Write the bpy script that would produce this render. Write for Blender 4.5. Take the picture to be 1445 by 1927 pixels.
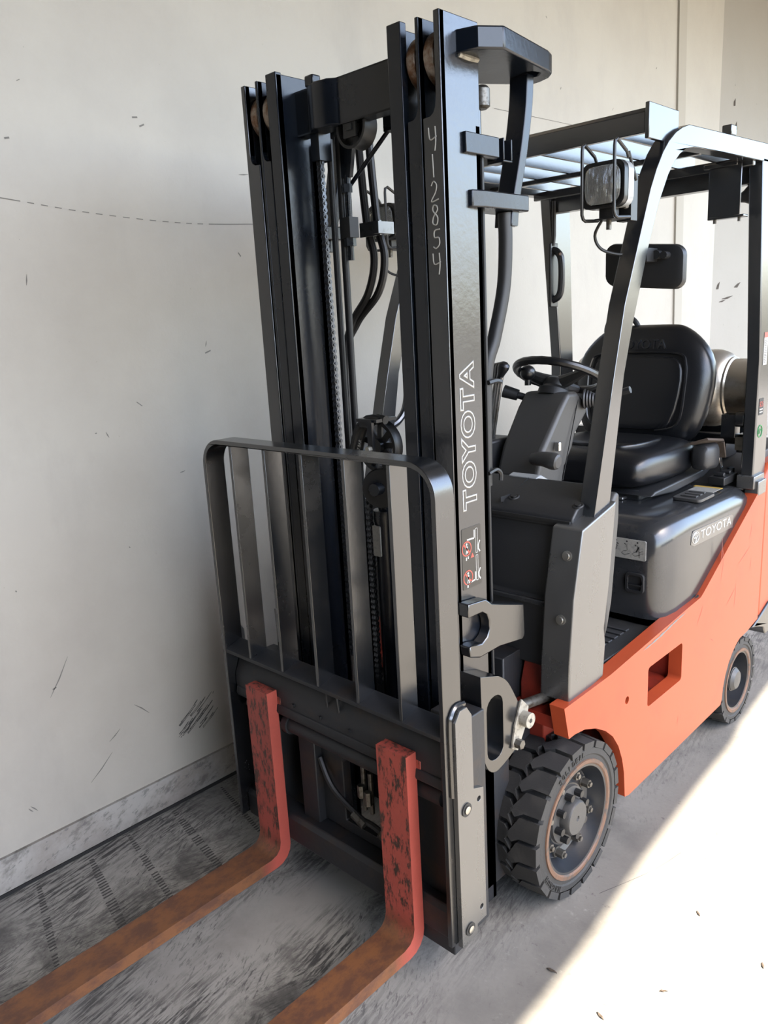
import bpy, bmesh, math, random
from mathutils import Vector, Matrix
from mathutils.geometry import tessellate_polygon
random.seed(7)
for o in list(bpy.data.objects): bpy.data.objects.remove(o, do_unlink=True)
SC = bpy.context.scene
COL = SC.collection
PI = math.pi
# ------------------------------------------------------------------ camera, sky, sun, exposure
YAW, PITCH, ROLL, FPX = -0.774858, 0.239428, -0.054558, 1481.33
cam = bpy.data.cameras.new('camera'); cam_o = bpy.data.objects.new('camera', cam); COL.objects.link(cam_o)
fwd = Vector((math.sin(YAW)*math.cos(PITCH), math.cos(YAW)*math.cos(PITCH), -math.sin(PITCH)))
rgt = fwd.cross(Vector((0, 0, 1))).normalized(); upv = rgt.cross(fwd)
r2 = math.cos(ROLL)*rgt + math.sin(ROLL)*upv; u2 = -math.sin(ROLL)*rgt + math.cos(ROLL)*upv
cam_o.matrix_world = Matrix(((r2.x, u2.x, -fwd.x, 1.43603), (r2.y, u2.y, -fwd.y, -1.7205), (r2.z, u2.z, -fwd.z, 1.60609), (0, 0, 0, 1)))
cam.sensor_fit = 'VERTICAL'; cam.sensor_height = 24.0; cam.lens = FPX/1927*24.0; cam.clip_start = .02
SC.camera = cam_o
SUN_EL = math.radians(58)
W = bpy.data.worlds.new('sky'); SC.world = W; W.use_nodes = True
nt = W.node_tree; bg = nt.nodes['Background']; sky = nt.nodes.new('ShaderNodeTexSky')
sky.sky_type = 'NISHITA'; sky.sun_disc = False; sky.sun_elevation = SUN_EL; sky.sun_rotation = PI/2
sky.air_density = 1.0; sky.dust_density = 2.5
nt.links.new(sky.outputs[0], bg.inputs[0]); bg.inputs[1].default_value = .62
sl = bpy.data.lights.new('sun', 'SUN'); sl.energy = 22.0; sl.angle = math.radians(.6); sl.color = (1, .90, .74)
sun = bpy.data.objects.new('sun', sl); COL.objects.link(sun)
sun.rotation_euler = Vector((-math.cos(SUN_EL), 0, -math.sin(SUN_EL))).to_track_quat('-Z', 'Y').to_euler()
sun.location = (6, 0, 9)
vs = SC.view_settings; vs.view_transform = 'Standard'; vs.look = 'None'; vs.gamma = 1; vs.use_curve_mapping = False
vs.exposure = 1.3

# ------------------------------------------------------------------ materials
MT = {}
KA = .38      # overall reflectance level of the painted surfaces
def nodes(name):
    m = bpy.data.materials.new(name); m.use_nodes = True; t = m.node_tree
    return m, t, t.nodes['Principled BSDF']
def mk(name, c1, rough=.5, metal=0., c2=None, scale=8., lo=.5, hi=.62, bump=0., bscale=120., coat=0., detail=6., stretch=(1, 1, 1), rough2=None, spec=.5, ior=1.5):
    kk = KA if metal < .5 else .6
    c1 = tuple(q*kk for q in c1); c2 = c2 and tuple(q*kk for q in c2)
    m, t, b = nodes(name); N = t.nodes; L = t.links
    b.inputs['Base Color'].default_value = (*c1, 1); b.inputs['Roughness'].default_value = rough
    b.inputs['Metallic'].default_value = metal; b.inputs['Coat Weight'].default_value = coat; b.inputs['Coat Roughness'].default_value = .12
    b.inputs['Specular IOR Level'].default_value = spec; b.inputs['IOR'].default_value = ior
    tc = N.new('ShaderNodeTexCoord')
    if c2:
        mp = N.new('ShaderNodeMapping'); mp.inputs['Scale'].default_value = stretch
        nz = N.new('ShaderNodeTexNoise'); nz.inputs['Scale'].default_value = scale; nz.inputs['Detail'].default_value = detail; nz.inputs['Roughness'].default_value = .65
        mr = N.new('ShaderNodeMapRange'); mr.inputs[1].default_value = lo; mr.inputs[2].default_value = hi
        mx = N.new('ShaderNodeMix'); mx.data_type = 'RGBA'; mx.inputs[6].default_value = (*c1, 1); mx.inputs[7].default_value = (*c2, 1)
        L.new(tc.outputs['Object'], mp.inputs[0]); L.new(mp.outputs[0], nz.inputs[0]); L.new(nz.outputs[0], mr.inputs[0]); L.new(mr.outputs[0], mx.inputs[0]); L.new(mx.outputs[2], b.inputs['Base Color'])
        if rough2 is not None:
            m2 = N.new('ShaderNodeMapRange'); m2.inputs[3].default_value = rough; m2.inputs[4].default_value = rough2
            L.new(mr.outputs[0], m2.inputs[0]); L.new(m2.outputs[0], b.inputs['Roughness'])
    if bump:
        n2 = N.new('ShaderNodeTexNoise'); n2.inputs['Scale'].default_value = bscale; n2.inputs['Detail'].default_value = 3
        bp = N.new('ShaderNodeBump'); bp.inputs['Strength'].default_value = bump; bp.inputs['Distance'].default_value = .002
        L.new(tc.outputs['Object'], n2.inputs[0]); L.new(n2.outputs[0], bp.inputs['Height']); L.new(bp.outputs[0], b.inputs['Normal'])
    MT[name] = m
    return m
mk('mast_black', (.007, .012, .022), .24, c2=(.013, .016, .022), scale=3, lo=.4, hi=.8, bump=.16, bscale=70, rough2=.32, ior=1.45)
mk('frame_black', (.009, .011, .014), .22, c2=(.020, .017, .015), scale=7, lo=.5, hi=.75, bump=.06, bscale=90, rough2=.34, ior=1.85)
mk('carriage_black', (.020, .022, .027), .55, c2=(.055, .034, .022), scale=9, lo=.52, hi=.68, bump=.25, bscale=60)
mk('rail_gloss', (.008, .012, .020), .22, c2=(.014, .016, .022), scale=3, lo=.4, hi=.8, bump=.18, bscale=75, rough2=.30, ior=1.75)
mk('guard_paint', (.022, .025, .030), .22, c2=(.03, .032, .036), scale=12, bump=.05, bscale=60, ior=2.0)
mk('cover_grey', (.095, .095, .093), .27, c2=(.115, .112, .106), scale=5, lo=.4, hi=.8, stretch=(1, 3, 1), rough2=.34, ior=2.0)
mk('hood_grey', (.042, .045, .050), .19, c2=(.058, .058, .060), scale=4, bump=.04, bscale=30, ior=1.6)
mk('plastic_dark', (.030, .031, .034), .48, bump=.15, bscale=300)
mk('plastic_grey', (.085, .083, .080), .5, bump=.15, bscale=300)
mk('mat_rubber', (.033, .034, .036), .55, c2=(.06, .058, .055), scale=10, bump=.2, bscale=200)
mk('orange', (.72, .118, .042), .38, c2=(.64, .100, .038), scale=5, lo=.5, hi=.7, bump=.03, bscale=40, ior=1.4)
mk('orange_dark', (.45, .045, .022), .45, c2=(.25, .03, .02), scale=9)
mk('tyre', (.028, .027, .026), .72, c2=(.052, .048, .043), scale=14, bump=.3, bscale=180, rough2=.85)
mk('tyre_side', (.040, .037, .034), .65, c2=(.06, .055, .048), scale=20, bump=.2, bscale=200)
mk('rim', (.022, .027, .036), .34, c2=(.05, .045, .042), scale=9, bump=.08)
mk('rust_ring', (.22, .105, .055), .65, c2=(.10, .075, .06), scale=30, bump=.3)
mk('bolt', (.20, .19, .17), .4, .75, c2=(.09, .075, .06), scale=60)
mk('bolt_bright', (.62, .60, .55), .3, .9)
mk('bolt_dark', (.035, .036, .038), .45, .3)
mk('cream_metal', (.60, .56, .46), .45, .1, c2=(.30, .27, .22), scale=60)
mk('roller_rust', (.42, .36, .30), .45, .7, c2=(.20, .10, .05), scale=35, lo=.4, hi=.6, bump=.3, bscale=80)
mk('vinyl', (.012, .013, .016), .30, bump=.15, bscale=260)
mk('belt', (.085, .055, .035), .8, bump=.4, bscale=400)
mk('chrome', (.75, .75, .75), .12, 1.)
mk('steel', (.42, .42, .42), .28, .9, c2=(.25, .24, .22), scale=20)
mk('tank_metal', (.82, .76, .66), .36, .85, c2=(.55, .47, .37), scale=6, bump=.15, bscale=50, rough2=.5)
mk('hose', (.014, .014, .015), .5, bump=.1)
mk('chain_metal', (.16, .17, .19), .3, .8, c2=(.08, .08, .08), scale=50)
mk('white_paint', (.82, .80, .74), .5)
mk('chalk', (.75, .74, .68), .8)
mk('label_white', (.55, .54, .50), .45, c2=(.42, .42, .40), scale=90)
mk('red_paint', (.75, .12, .08), .45)
mk('yellow_paint', (.85, .55, .08), .45)
mk('green_paint', (.05, .42, .12), .45)
mk('ink', (.02, .02, .02), .6)
mk('decal_clear', (.035, .034, .032), .22)
mk('emboss', (.018, .019, .023), .25)
mk('concrete_grey', (.34, .33, .31), .85, c2=(.26, .25, .24), scale=3, bump=.1)
mk('ceiling_paint', (.30, .29, .28), .85)
mk('far_wall', (.11, .108, .105), .85)
mk('trim_cream', (.66, .61, .52), .6)
mk('rust_fork', (.17, .062, .022), .62, c2=(.10, .042, .022), scale=7, lo=.42, hi=.66, bump=.35, bscale=140)
mk('scuff', (.10, .095, .09), .8)
mk('scuff_soft', (.30, .28, .255), .8)
mk('tyre_mark', (.075, .073, .07), .8)
mk('leaf_dry', (.07, .045, .025), .8)
mk('lamp_shell', (.012, .012, .013), .4)
mk('lamp_white', (.62, .64, .64), .25)
mk('reflector', (.8, .78, .7), .12, 1.)
mk('mirror_back', (.010, .011, .013), .45, bump=.1)
# lens glass
m, t, b = nodes('lens'); b.inputs['Base Color'].default_value = (.75, .76, .72, 1); b.inputs['Roughness'].default_value = .12
b.inputs['Transmission Weight'].default_value = .85; MT['lens'] = m
# red paint worn to dark metal on the fork shanks
def fork_mat():
    m, t, b = nodes('fork_red'); N = t.nodes; L = t.links
    tc = N.new('ShaderNodeTexCoord')
    def noise(s, st, d=8):
        mp = N.new('ShaderNodeMapping'); mp.inputs['Scale'].default_value = st
        n = N.new('ShaderNodeTexNoise'); n.inputs['Scale'].default_value = s; n.inputs['Detail'].default_value = d; n.inputs['Roughness'].default_value = .7
        L.new(tc.outputs['Object'], mp.inputs[0]); L.new(mp.outputs[0], n.inputs[0]); return n.outputs[0]
    def ramp(x, a, c):
        r = N.new('ShaderNodeMapRange'); r.inputs[1].default_value = a; r.inputs[2].default_value = c; L.new(x, r.inputs[0]); return r.outputs[0]
    def mix(f, a, c):
        x = N.new('ShaderNodeMix'); x.data_type = 'RGBA'; L.new(f, x.inputs[0])
        for i, q in ((6, a), (7, c)):
            if isinstance(q, tuple): x.inputs[i].default_value = (*[v*KA for v in q], 1)
            else: L.new(q, x.inputs[i])
        return x.outputs[2]
    base = mix(ramp(noise(6, (1, 1, 1)), .4, .65), (.70, .125, .085), (.56, .105, .072))
    chips = ramp(noise(48, (1.6, 1.6, .5), 10), .50, .585)
    ge = N.new('ShaderNodeNewGeometry'); sp = N.new('ShaderNodeSeparateXYZ'); L.new(ge.outputs['Normal'], sp.inputs[0])
    side = ramp(sp.outputs[0], .85, .5)      # chips fade out on faces turned towards +X
    mu = N.new('ShaderNodeMath'); mu.operation = 'MULTIPLY'; L.new(chips, mu.inputs[0]); L.new(side, mu.inputs[1])
    c = mix(mu.outputs[0], base, (.085, .040, .026))
    sz = N.new('ShaderNodeSeparateXYZ'); L.new(tc.outputs['Object'], sz.inputs[0])
    ad = N.new('ShaderNodeMath'); ad.operation = 'MULTIPLY_ADD'; L.new(noise(9, (1, 1, 1)), ad.inputs[0]); ad.inputs[1].default_value = .12; L.new(sz.outputs[2], ad.inputs[2])
    low = ramp(ad.outputs[0], .245, .175)
    sd = N.new('ShaderNodeMath'); sd.operation = 'MULTIPLY'; L.new(low, sd.inputs[0]); L.new(ramp(sp.outputs[0], .95, .6), sd.inputs[1])
    rust = mix(ramp(noise(30, (1, .6, 1), 10), .42, .58), (.30, .115, .038), (.16, .062, .030))
    c = mix(sd.outputs[0], c, rust)
    # the blade (front of the heel) is bare rust all over
    bl = ramp(sz.outputs[1], -.56, -.62)
    c = mix(bl, c, rust)
    L.new(c, b.inputs['Base Color']); b.inputs['Roughness'].default_value = .55
    bp = N.new('ShaderNodeBump'); bp.inputs['Strength'].default_value = .3; bp.inputs['Distance'].default_value = .002
    L.new(noise(90, (1, 1, 1), 4), bp.inputs['Height']); L.new(bp.outputs[0], b.inputs['Normal'])
    MT['fork_red'] = m
fork_mat()
def surf_mat(name, layers, base, rough=.85, bump=.15, bscale=60):
    """base colour then layers: (kind, scale, stretch, rotz, lo, hi, colour, amount, (axis, a, b) or None)"""
    m, t, b = nodes(name); N = t.nodes; L = t.links
    tc = N.new('ShaderNodeTexCoord'); cur = None
    for lay in layers:
        (s, st, rz, lo, hi, colr, amt, grad) = lay[:8]
        mp = N.new('ShaderNodeMapping'); mp.vector_type = 'TEXTURE'; mp.inputs['Rotation'].default_value = rz; mp.inputs['Scale'].default_value = tuple(1/q for q in st)
        n = N.new('ShaderNodeTexNoise'); n.inputs['Scale'].default_value = s; n.inputs['Detail'].default_value = 8; n.inputs['Roughness'].default_value = .68
        L.new(tc.outputs['Object'], mp.inputs[0]); L.new(mp.outputs[0], n.inputs[0])
        r = N.new('ShaderNodeMapRange'); r.inputs[1].default_value = lo; r.inputs[2].default_value = hi; r.inputs[4].default_value = amt; L.new(n.outputs[0], r.inputs[0])
        f = r.outputs[0]
        if grad:
            sp = N.new('ShaderNodeSeparateXYZ'); L.new(tc.outputs['Object'], sp.inputs[0])
            g = N.new('ShaderNodeMapRange'); g.inputs[1].default_value = grad[1]; g.inputs[2].default_value = grad[2]; L.new(sp.outputs[grad[0]], g.inputs[0])
            mu = N.new('ShaderNodeMath'); mu.operation = 'MULTIPLY'; L.new(f, mu.inputs[0]); L.new(g.outputs[0], mu.inputs[1]); f = mu.outputs[0]
        if len(lay) > 8:
            nm = N.new('ShaderNodeTexNoise'); nm.inputs['Scale'].default_value = lay[8][0]; nm.inputs['Detail'].default_value = 5; L.new(tc.outputs['Object'], nm.inputs[0])
            g = N.new('ShaderNodeMapRange'); g.inputs[1].default_value = lay[8][1]; g.inputs[2].default_value = lay[8][2]; L.new(nm.outputs[0], g.inputs[0])
            mu = N.new('ShaderNodeMath'); mu.operation = 'MULTIPLY'; L.new(f, mu.inputs[0]); L.new(g.outputs[0], mu.inputs[1]); f = mu.outputs[0]
        x = N.new('ShaderNodeMix'); x.data_type = 'RGBA'; L.new(f, x.inputs[0]); x.inputs[7].default_value = (*[v*KA for v in colr], 1)
        if cur is None: x.inputs[6].default_value = (*[v*KA for v in base], 1)
        else: L.new(cur, x.inputs[6])
        cur = x.outputs[2]
    L.new(cur, b.inputs['Base Color']); b.inputs['Roughness'].default_value = rough
    n2 = N.new('ShaderNodeTexNoise'); n2.inputs['Scale'].default_value = bscale; n2.inputs['Detail'].default_value = 4
    bp = N.new('ShaderNodeBump'); bp.inputs['Strength'].default_value = bump; bp.inputs['Distance'].default_value = .003
    L.new(tc.outputs['Object'], n2.inputs[0]); L.new(n2.outputs[0], bp.inputs['Height']); L.new(bp.outputs[0], b.inputs['Normal'])
    MT[name] = m
Z3 = (0, 0, 0)
surf_mat('floor_concrete', [
    (1.3, (1, 1, 1), Z3, .40, .66, (.275, .255, .225), 1., None),
    (5, (1, 1, 1), Z3, .50, .70, (.20, .185, .165), .9, None),
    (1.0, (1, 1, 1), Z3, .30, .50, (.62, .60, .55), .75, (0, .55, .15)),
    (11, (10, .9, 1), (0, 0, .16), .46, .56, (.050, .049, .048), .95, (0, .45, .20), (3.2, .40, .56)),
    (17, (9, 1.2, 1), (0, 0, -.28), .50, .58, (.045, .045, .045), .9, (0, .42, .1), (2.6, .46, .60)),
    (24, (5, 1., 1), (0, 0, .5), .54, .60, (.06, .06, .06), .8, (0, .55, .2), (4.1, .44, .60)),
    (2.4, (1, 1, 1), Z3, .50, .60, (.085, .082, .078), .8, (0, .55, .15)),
    (45, (1, 1, 1), Z3, .57, .66, (.50, .48, .44), .55, None, (6, .50, .62)),
    (38, (1, 1, 1), Z3, .60, .66, (.11, .10, .09), .8, None, (3.5, .42, .60)),
], (.29, .27, .24), rough=.72, bump=.25, bscale=80)
surf_mat('wall_paint', [
    (1.1, (1, 1, 1), Z3, .42, .72, (.66, .60, .52), .8, None),
    (3, (1, 1, .4), Z3, .52, .72, (.60, .56, .50), .45, None),
    (26, (1, 1.4, 1), (.5, 0, 0), .70, .74, (.30, .28, .25), .7, None),
    (60, (1, 1, 1), Z3, .725, .75, (.20, .18, .16), .7, None),
], (.80, .74, .64), rough=.5, bump=.12, bscale=90)
surf_mat('wall_paint_rear', [
    (1.1, (1, 1, 1), Z3, .42, .72, (.50, .46, .40), .8, None),
    (24, (1, 1, 1), Z3, .66, .72, (.25, .23, .20), .7, None),
], (.56, .52, .46), rough=.6, bump=.12, bscale=90)
surf_mat('baseboard_paint', [
    (5, (1, 1, 1), Z3, .42, .62, (.40, .35, .30), .85, None),
    (13, (1, .8, 1.6), (.5, 0, 0), .54, .66, (.20, .175, .15), .75, None),
    (30, (1, .8, 2), (.4, 0, 0), .56, .62, (.16, .15, .14), .6, None),
    (8, (1, .5, 5), (.3, 0, 0), .58, .66, (.22, .20, .18), .4, None),
], (.58, .55, .50), rough=.6)

# ------------------------------------------------------------------ mesh helpers
class MB:
    def __init__(s): s.v = []; s.f = []
    def add(s, vs, fs):
        k = len(s.v); s.v += [tuple(v) for v in vs]; s.f += [tuple(i+k for i in f) for f in fs]; return s
    def box(s, x0, x1, y0, y1, z0, z1):
        return s.add([(x, y, z) for x in (x0, x1) for y in (y0, y1) for z in (z0, z1)], [(0, 1, 3, 2), (4, 6, 7, 5), (0, 4, 5, 1), (2, 3, 7, 6), (0, 2, 6, 4), (1, 5, 7, 3)])
    def obox(s, c, ex, ey, ez):
        c = Vector(c); ex = Vector(ex); ey = Vector(ey); ez = Vector(ez)
        return s.add([c+a*ex+b*ey+d*ez for a in (-1, 1) for b in (-1, 1) for d in (-1, 1)], [(0, 1, 3, 2), (4, 6, 7, 5), (0, 4, 5, 1), (2, 3, 7, 6), (0, 2, 6, 4), (1, 5, 7, 3)])
    def bar(s, p, q, w, h, up=(0, 0, 1)):
        p = Vector(p); q = Vector(q); d = (q-p); n = d.normalized(); a = n.cross(Vector(up)).normalized(); b = a.cross(n)
        return s.obox((p+q)/2, d/2, a*w/2, b*h/2)
    def prism(s, poly, ax, a, b, holes=()):
        def P(u, v, w): return {'x': (w, u, v), 'y': (u, w, v), 'z': (u, v, w)}[ax]
        loops = [list(poly)]+[list(h) for h in holes]
        flat = [p for l in loops for p in l]; n = len(flat)
        if len(loops) == 1 and n <= 4: tri = [tuple(range(n))]
        else: tri = tessellate_polygon([[Vector((u, v, 0)) for u, v in l] for l in loops])
        vs = [P(u, v, a) for u, v in flat]+[P(u, v, b) for u, v in flat]
        fs = [tuple(t) for t in tri]+[tuple(i+n for i in reversed(t)) for t in tri]
        k = 0
        for l in loops:
            m = len(l)
            for i in range(m):
                j = (i+1) % m; fs.append((k+i, k+j, k+j+n, k+i+n))
            k += m
        return s.add(vs, fs)
    def cyl(s, p, q, r, r2=None, n=16):
        p = Vector(p); q = Vector(q); r2 = r if r2 is None else r2
        d = (q-p).normalized(); a = d.orthogonal().normalized(); b = d.cross(a)
        vs = [p+r*(math.cos(2*PI*i/n)*a+math.sin(2*PI*i/n)*b) for i in range(n)]+[q+r2*(math.cos(2*PI*i/n)*a+math.sin(2*PI*i/n)*b) for i in range(n)]
        return s.add(vs, [(i, (i+1) % n, (i+1) % n+n, i+n) for i in range(n)]+[tuple(range(n-1, -1, -1)), tuple(range(n, 2*n))])
    def tube(s, pts, r, n=8, closed=False, flat=None):
        pts = [Vector(p) for p in pts]; m = len(pts); vs = []
        prev = None
        for i, p in enumerate(pts):
            if closed: d = (pts[(i+1) % m]-pts[i-1])
            else: d = pts[min(i+1, m-1)]-pts[max(i-1, 0)]
            d.normalize()
            if prev is None: a = d.orthogonal().normalized()
            else: a = (prev-d*prev.dot(d)).normalized()
            prev = a; b = d.cross(a)
            rr = r[i] if isinstance(r, (list, tuple)) else r
            vs += [p+rr*(math.cos(2*PI*k/n)*a+math.sin(2*PI*k/n)*b) for k in range(n)]
        fs = []
        for i in range(m if closed else m-1):
            for k in range(n):
                A = i*n; B = ((i+1) % m)*n
                fs.append((A+k, A+(k+1) % n, B+(k+1) % n, B+k))
        if not closed: fs += [tuple(range(n-1, -1, -1)), tuple(range((m-1)*n, m*n))]
        return s.add(vs, fs)
    def lathe(s, prof, o, axis=(1, 0, 0), n=32, cap=True):
        o = Vector(o); d = Vector(axis).normalized(); a = d.orthogonal().normalized(); b = d.cross(a); vs = []
        for r, t in prof: vs += [o+d*t+r*(math.cos(2*PI*k/n)*a+math.sin(2*PI*k/n)*b) for k in range(n)]
        fs = [(i*n+k, i*n+(k+1) % n, (i+1)*n+(k+1) % n, (i+1)*n+k) for i in range(len(prof)-1) for k in range(n)]
        if cap: fs += [tuple(range(n-1, -1, -1)), tuple(range((len(prof)-1)*n, len(prof)*n))]
        return s.add(vs, fs)
    def loft(s, rings, cap=True):
        n = len(rings[0]); vs = [p for r in rings for p in r]
        fs = [(i*n+k, i*n+(k+1) % n, (i+1)*n+(k+1) % n, (i+1)*n+k) for i in range(len(rings)-1) for k in range(n)]
        if cap: fs += [tuple(range(n-1, -1, -1)), tuple(range((len(rings)-1)*n, len(rings)*n))]
        return s.add(vs, fs)
    def ball(s, c, r, n=12, sc=(1, 1, 1)):
        prof = []
        rings = []
        for i in range(1, n):
            t = PI*i/n
            rings.append([(c[0]+sc[0]*r*math.sin(t)*math.cos(2*PI*k/n), c[1]+sc[1]*r*math.sin(t)*math.sin(2*PI*k/n), c[2]+sc[2]*r*math.cos(t)) for k in range(n)])
        return s.loft(rings)
    def strip(s, pts, w, nrm):
        """flat ribbon along pts in the plane with normal nrm"""
        pts = [Vector(p) for p in pts]; nrm = Vector(nrm); vs = []; m = len(pts)
        for i, p in enumerate(pts):
            d = (pts[min(i+1, m-1)]-pts[max(i-1, 0)]).normalized(); a = d.cross(nrm).normalized()
            ww = w[i] if isinstance(w, (list, tuple)) else w
            vs += [p+a*ww/2, p-a*ww/2]
        return s.add(vs, [(2*i, 2*i+1, 2*i+3, 2*i+2) for i in range(m-1)])
    def mesh(s, name, smooth=35, recalc=True):
        me = bpy.data.meshes.new(name); me.from_pydata(s.v, [], s.f); me.validate()
        if recalc:
            bm = bmesh.new(); bm.from_mesh(me); bmesh.ops.recalc_face_normals(bm, faces=bm.faces); bm.to_mesh(me); bm.free()
        if smooth:
            me.polygons.foreach_set('use_smooth', [True]*len(me.polygons)); me.set_sharp_from_angle(angle=math.radians(smooth))
        return me
def link(name, me, mat, parent=None, label=None, bev=0., seg=2, subs=0):
    o = bpy.data.objects.new(name, me); COL.objects.link(o)
    if mat: me.materials.clear(); me.materials.append(MT[mat])
    if parent is not None:
        o.parent = parent; pm = parent.matrix_basis if parent.parent is None else parent.parent.matrix_basis
        o.matrix_parent_inverse = WM[parent].inverted()
    WM[o] = Matrix.Identity(4)
    if label: o['label'] = label
    if subs:
        md = o.modifiers.new('sub', 'SUBSURF'); md.levels = subs; md.render_levels = subs
    if bev:
        md = o.modifiers.new('bevel', 'BEVEL'); md.width = bev; md.segments = seg; md.limit_method = 'ANGLE'; md.angle_limit = math.radians(40); md.harden_normals = False
    return o
WM = {}
def part(name, mb, mat, parent, label=None, bev=0., seg=2, smooth=35, subs=0):
    return link(name, mb.mesh(name, smooth), mat, parent, label, bev, seg, subs)
def dup(o, parent, mtx=None):
    c = o.copy(); COL.objects.link(c); c.parent = parent; c.matrix_parent_inverse = WM[parent].inverted()
    if mtx is not None: c.matrix_basis = mtx @ o.matrix_basis
    WM[c] = c.matrix_basis.copy()
    return c
def root(name, label, cat, loc):
    o = bpy.data.objects.new(name, None); COL.objects.link(o); o.location = loc; o.empty_display_size = .1
    o['label'] = label; o['category'] = cat; WM[o] = Matrix.Translation(loc); return o
def struct(name, mb, mat, parent=None, label=None, bev=0.):
    o = part(name, mb, mat, parent, label, bev)
    if parent is None: o['kind'] = 'structure'
    return o
def arc(cx, cy, r, a0, a1, n): return [(cx+r*math.cos(math.radians(a0+(a1-a0)*i/n)), cy+r*math.sin(math.radians(a0+(a1-a0)*i/n))) for i in range(n+1)]
def circ(cx, cy, r, n=16): return [(cx+r*math.cos(2*PI*i/n), cy+r*math.sin(2*PI*i/n)) for i in range(n)]
def rrect(x0, x1, y0, y1, r, n=4):
    return arc(x1-r, y0+r, r, -90, 0, n)+arc(x1-r, y1-r, r, 0, 90, n)+arc(x0+r, y1-r, r, 90, 180, n)+arc(x0+r, y0+r, r, 180, 270, n)
def sm(pts, k=6):
    """Catmull-Rom through pts"""
    P = [Vector(p) for p in pts]; out = []
    for i in range(len(P)-1):
        a = P[max(i-1, 0)]; b = P[i]; c = P[i+1]; d = P[min(i+2, len(P)-1)]
        for j in range(k):
            t = j/k; out.append(.5*((2*b)+(c-a)*t+(2*a-5*b+4*c-d)*t*t+(3*b-a-3*c+d)*t**3))
    out.append(P[-1]); return out
def text(body, width, height, origin, u, v, mat, parent, outline=0., name='lettering', label=None, depth=.0006, spacing=1.):
    """flat lettering: origin = lower left corner, u = reading direction, v = letter up"""
    cu = bpy.data.curves.new('t', 'FONT'); cu.body = body; cu.size = 1; cu.space_character = spacing; cu.resolution_u = 4
    if not outline: cu.extrude = .002
    else: cu.fill_mode = 'NONE'; cu.offset = .028
    ob = bpy.data.objects.new('t', cu); COL.objects.link(ob)
    bpy.context.view_layer.update()
    if outline:
        cu.bevel_depth = outline/height*.7; cu.bevel_resolution = 0
        bpy.context.view_layer.update()
    dg = bpy.context.evaluated_depsgraph_get(); me = bpy.data.meshes.new_from_object(ob.evaluated_get(dg))
    bpy.data.objects.remove(ob, do_unlink=True)
    xs = [q.co.x for q in me.vertices]; ys = [q.co.y for q in me.vertices]; x0, x1, y0, y1 = min(xs), max(xs), min(ys), max(ys)
    o = Vector(origin); u = Vector(u).normalized(); v = Vector(v).normalized(); n = u.cross(v)
    zz = [q.co.z for q in me.vertices]; zm = max(abs(min(zz)), abs(max(zz)), 1e-6)
    for q in me.vertices:
        a = (q.co.x-x0)/(x1-x0)*width; b_ = (q.co.y-y0)/(y1-y0)*height; c = q.co.z/zm*depth
        q.co = o+u*a+v*b_+n*c
    me.name = name
    return link(name, me, mat, parent, label)

# ------------------------------------------------------------------ the setting
XW = -.84; HC = 3.95
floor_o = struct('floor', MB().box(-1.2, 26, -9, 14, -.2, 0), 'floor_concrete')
floor_o['label'] = 'grey worn concrete floor streaked with black scuffs and half in sunlight'; floor_o['category'] = 'floor'
wall = struct('wall_left', MB().box(XW-.2, XW, -9, 3.99, 0, HC), 'wall_paint')
wall['label'] = 'off-white painted plasterboard wall beside the forklift'; wall['category'] = 'wall'
wall2 = struct('wall_left_rear', MB().box(XW-.2, XW-.012, 3.996, 14, 0, HC), 'wall_paint_rear')
wall2['label'] = 'marked beige wall panel beyond the vertical joint'; wall2['category'] = 'wall'
bb = struct('baseboard_left', MB().prism([(XW, .118), (XW+.012, .118), (XW+.016, .108), (XW+.016, .012), (XW, .012)], 'y', -9, 3.99), 'baseboard_paint')
part('caulk_gap', MB().box(XW, XW+.019, -9, 3.99, 0, .011), 'ink', bb)
bb['label'] = 'scuffed off-white baseboard along the wall'; bb['category'] = 'baseboard'
HC = 3.95; DX = HC/math.tan(SUN_EL)
EDGE = [(1.14, -9), (.63, -1.2), (.582, -.469), (.573, -.215), (.532, .257), (.509, .661), (.491, 1.04), (.464, 1.22), (.38, 2.4), (.06, 7), (-.40, 14)]
ceil = struct('ceiling', MB().prism([(-1.2, -9)]+[(x+DX, y) for x, y in EDGE]+[(-1.2, 14)], 'z', HC, HC+.2), 'ceiling_paint')
ws_ = struct('light_block_wall_right', MB().box(3.3, 3.5, -9, -2.8, 0, HC), 'far_wall'); ws_['label'] = 'unseen grey wall added to block sky light beside the bay opening'; ws_['category'] = 'wall'  # unseen wall added to keep sky light off the forward-facing surfaces
ceil['label'] = 'pale ceiling slab of the open-sided bay'; ceil['category'] = 'ceiling'
wf_ = struct('wall_front', MB().box(-1.2, 3.5, -9.2, -9, 0, HC), 'far_wall'); wf_['label'] = 'grey end wall of the bay'; wf_['category'] = 'wall'
wo_ = struct('wall_yard', MB().box(24, 24.3, -9, 14, 0, 2.6), 'far_wall'); wo_['label'] = 'dark yard wall across the sunlit concrete'; wo_['category'] = 'wall'
tr = struct('trim_1', MB().add([(XW, 3.28, 3.9), (XW+.012, 3.28, 3.9), (XW+.012, 3.385, 3.9), (XW, 3.385, 3.9), (XW, 3.43, 0), (XW+.012, 3.43, 0), (XW+.012, 3.54, 0), (XW, 3.54, 0)],
    [(0, 1, 2, 3), (7, 6, 5, 4), (0, 4, 5, 1), (1, 5, 6, 2), (2, 6, 7, 3), (3, 7, 4, 0)]), 'trim_cream')
tr['label'] = 'cream vertical cover strip on the wall'; tr['category'] = 'trim'
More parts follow.
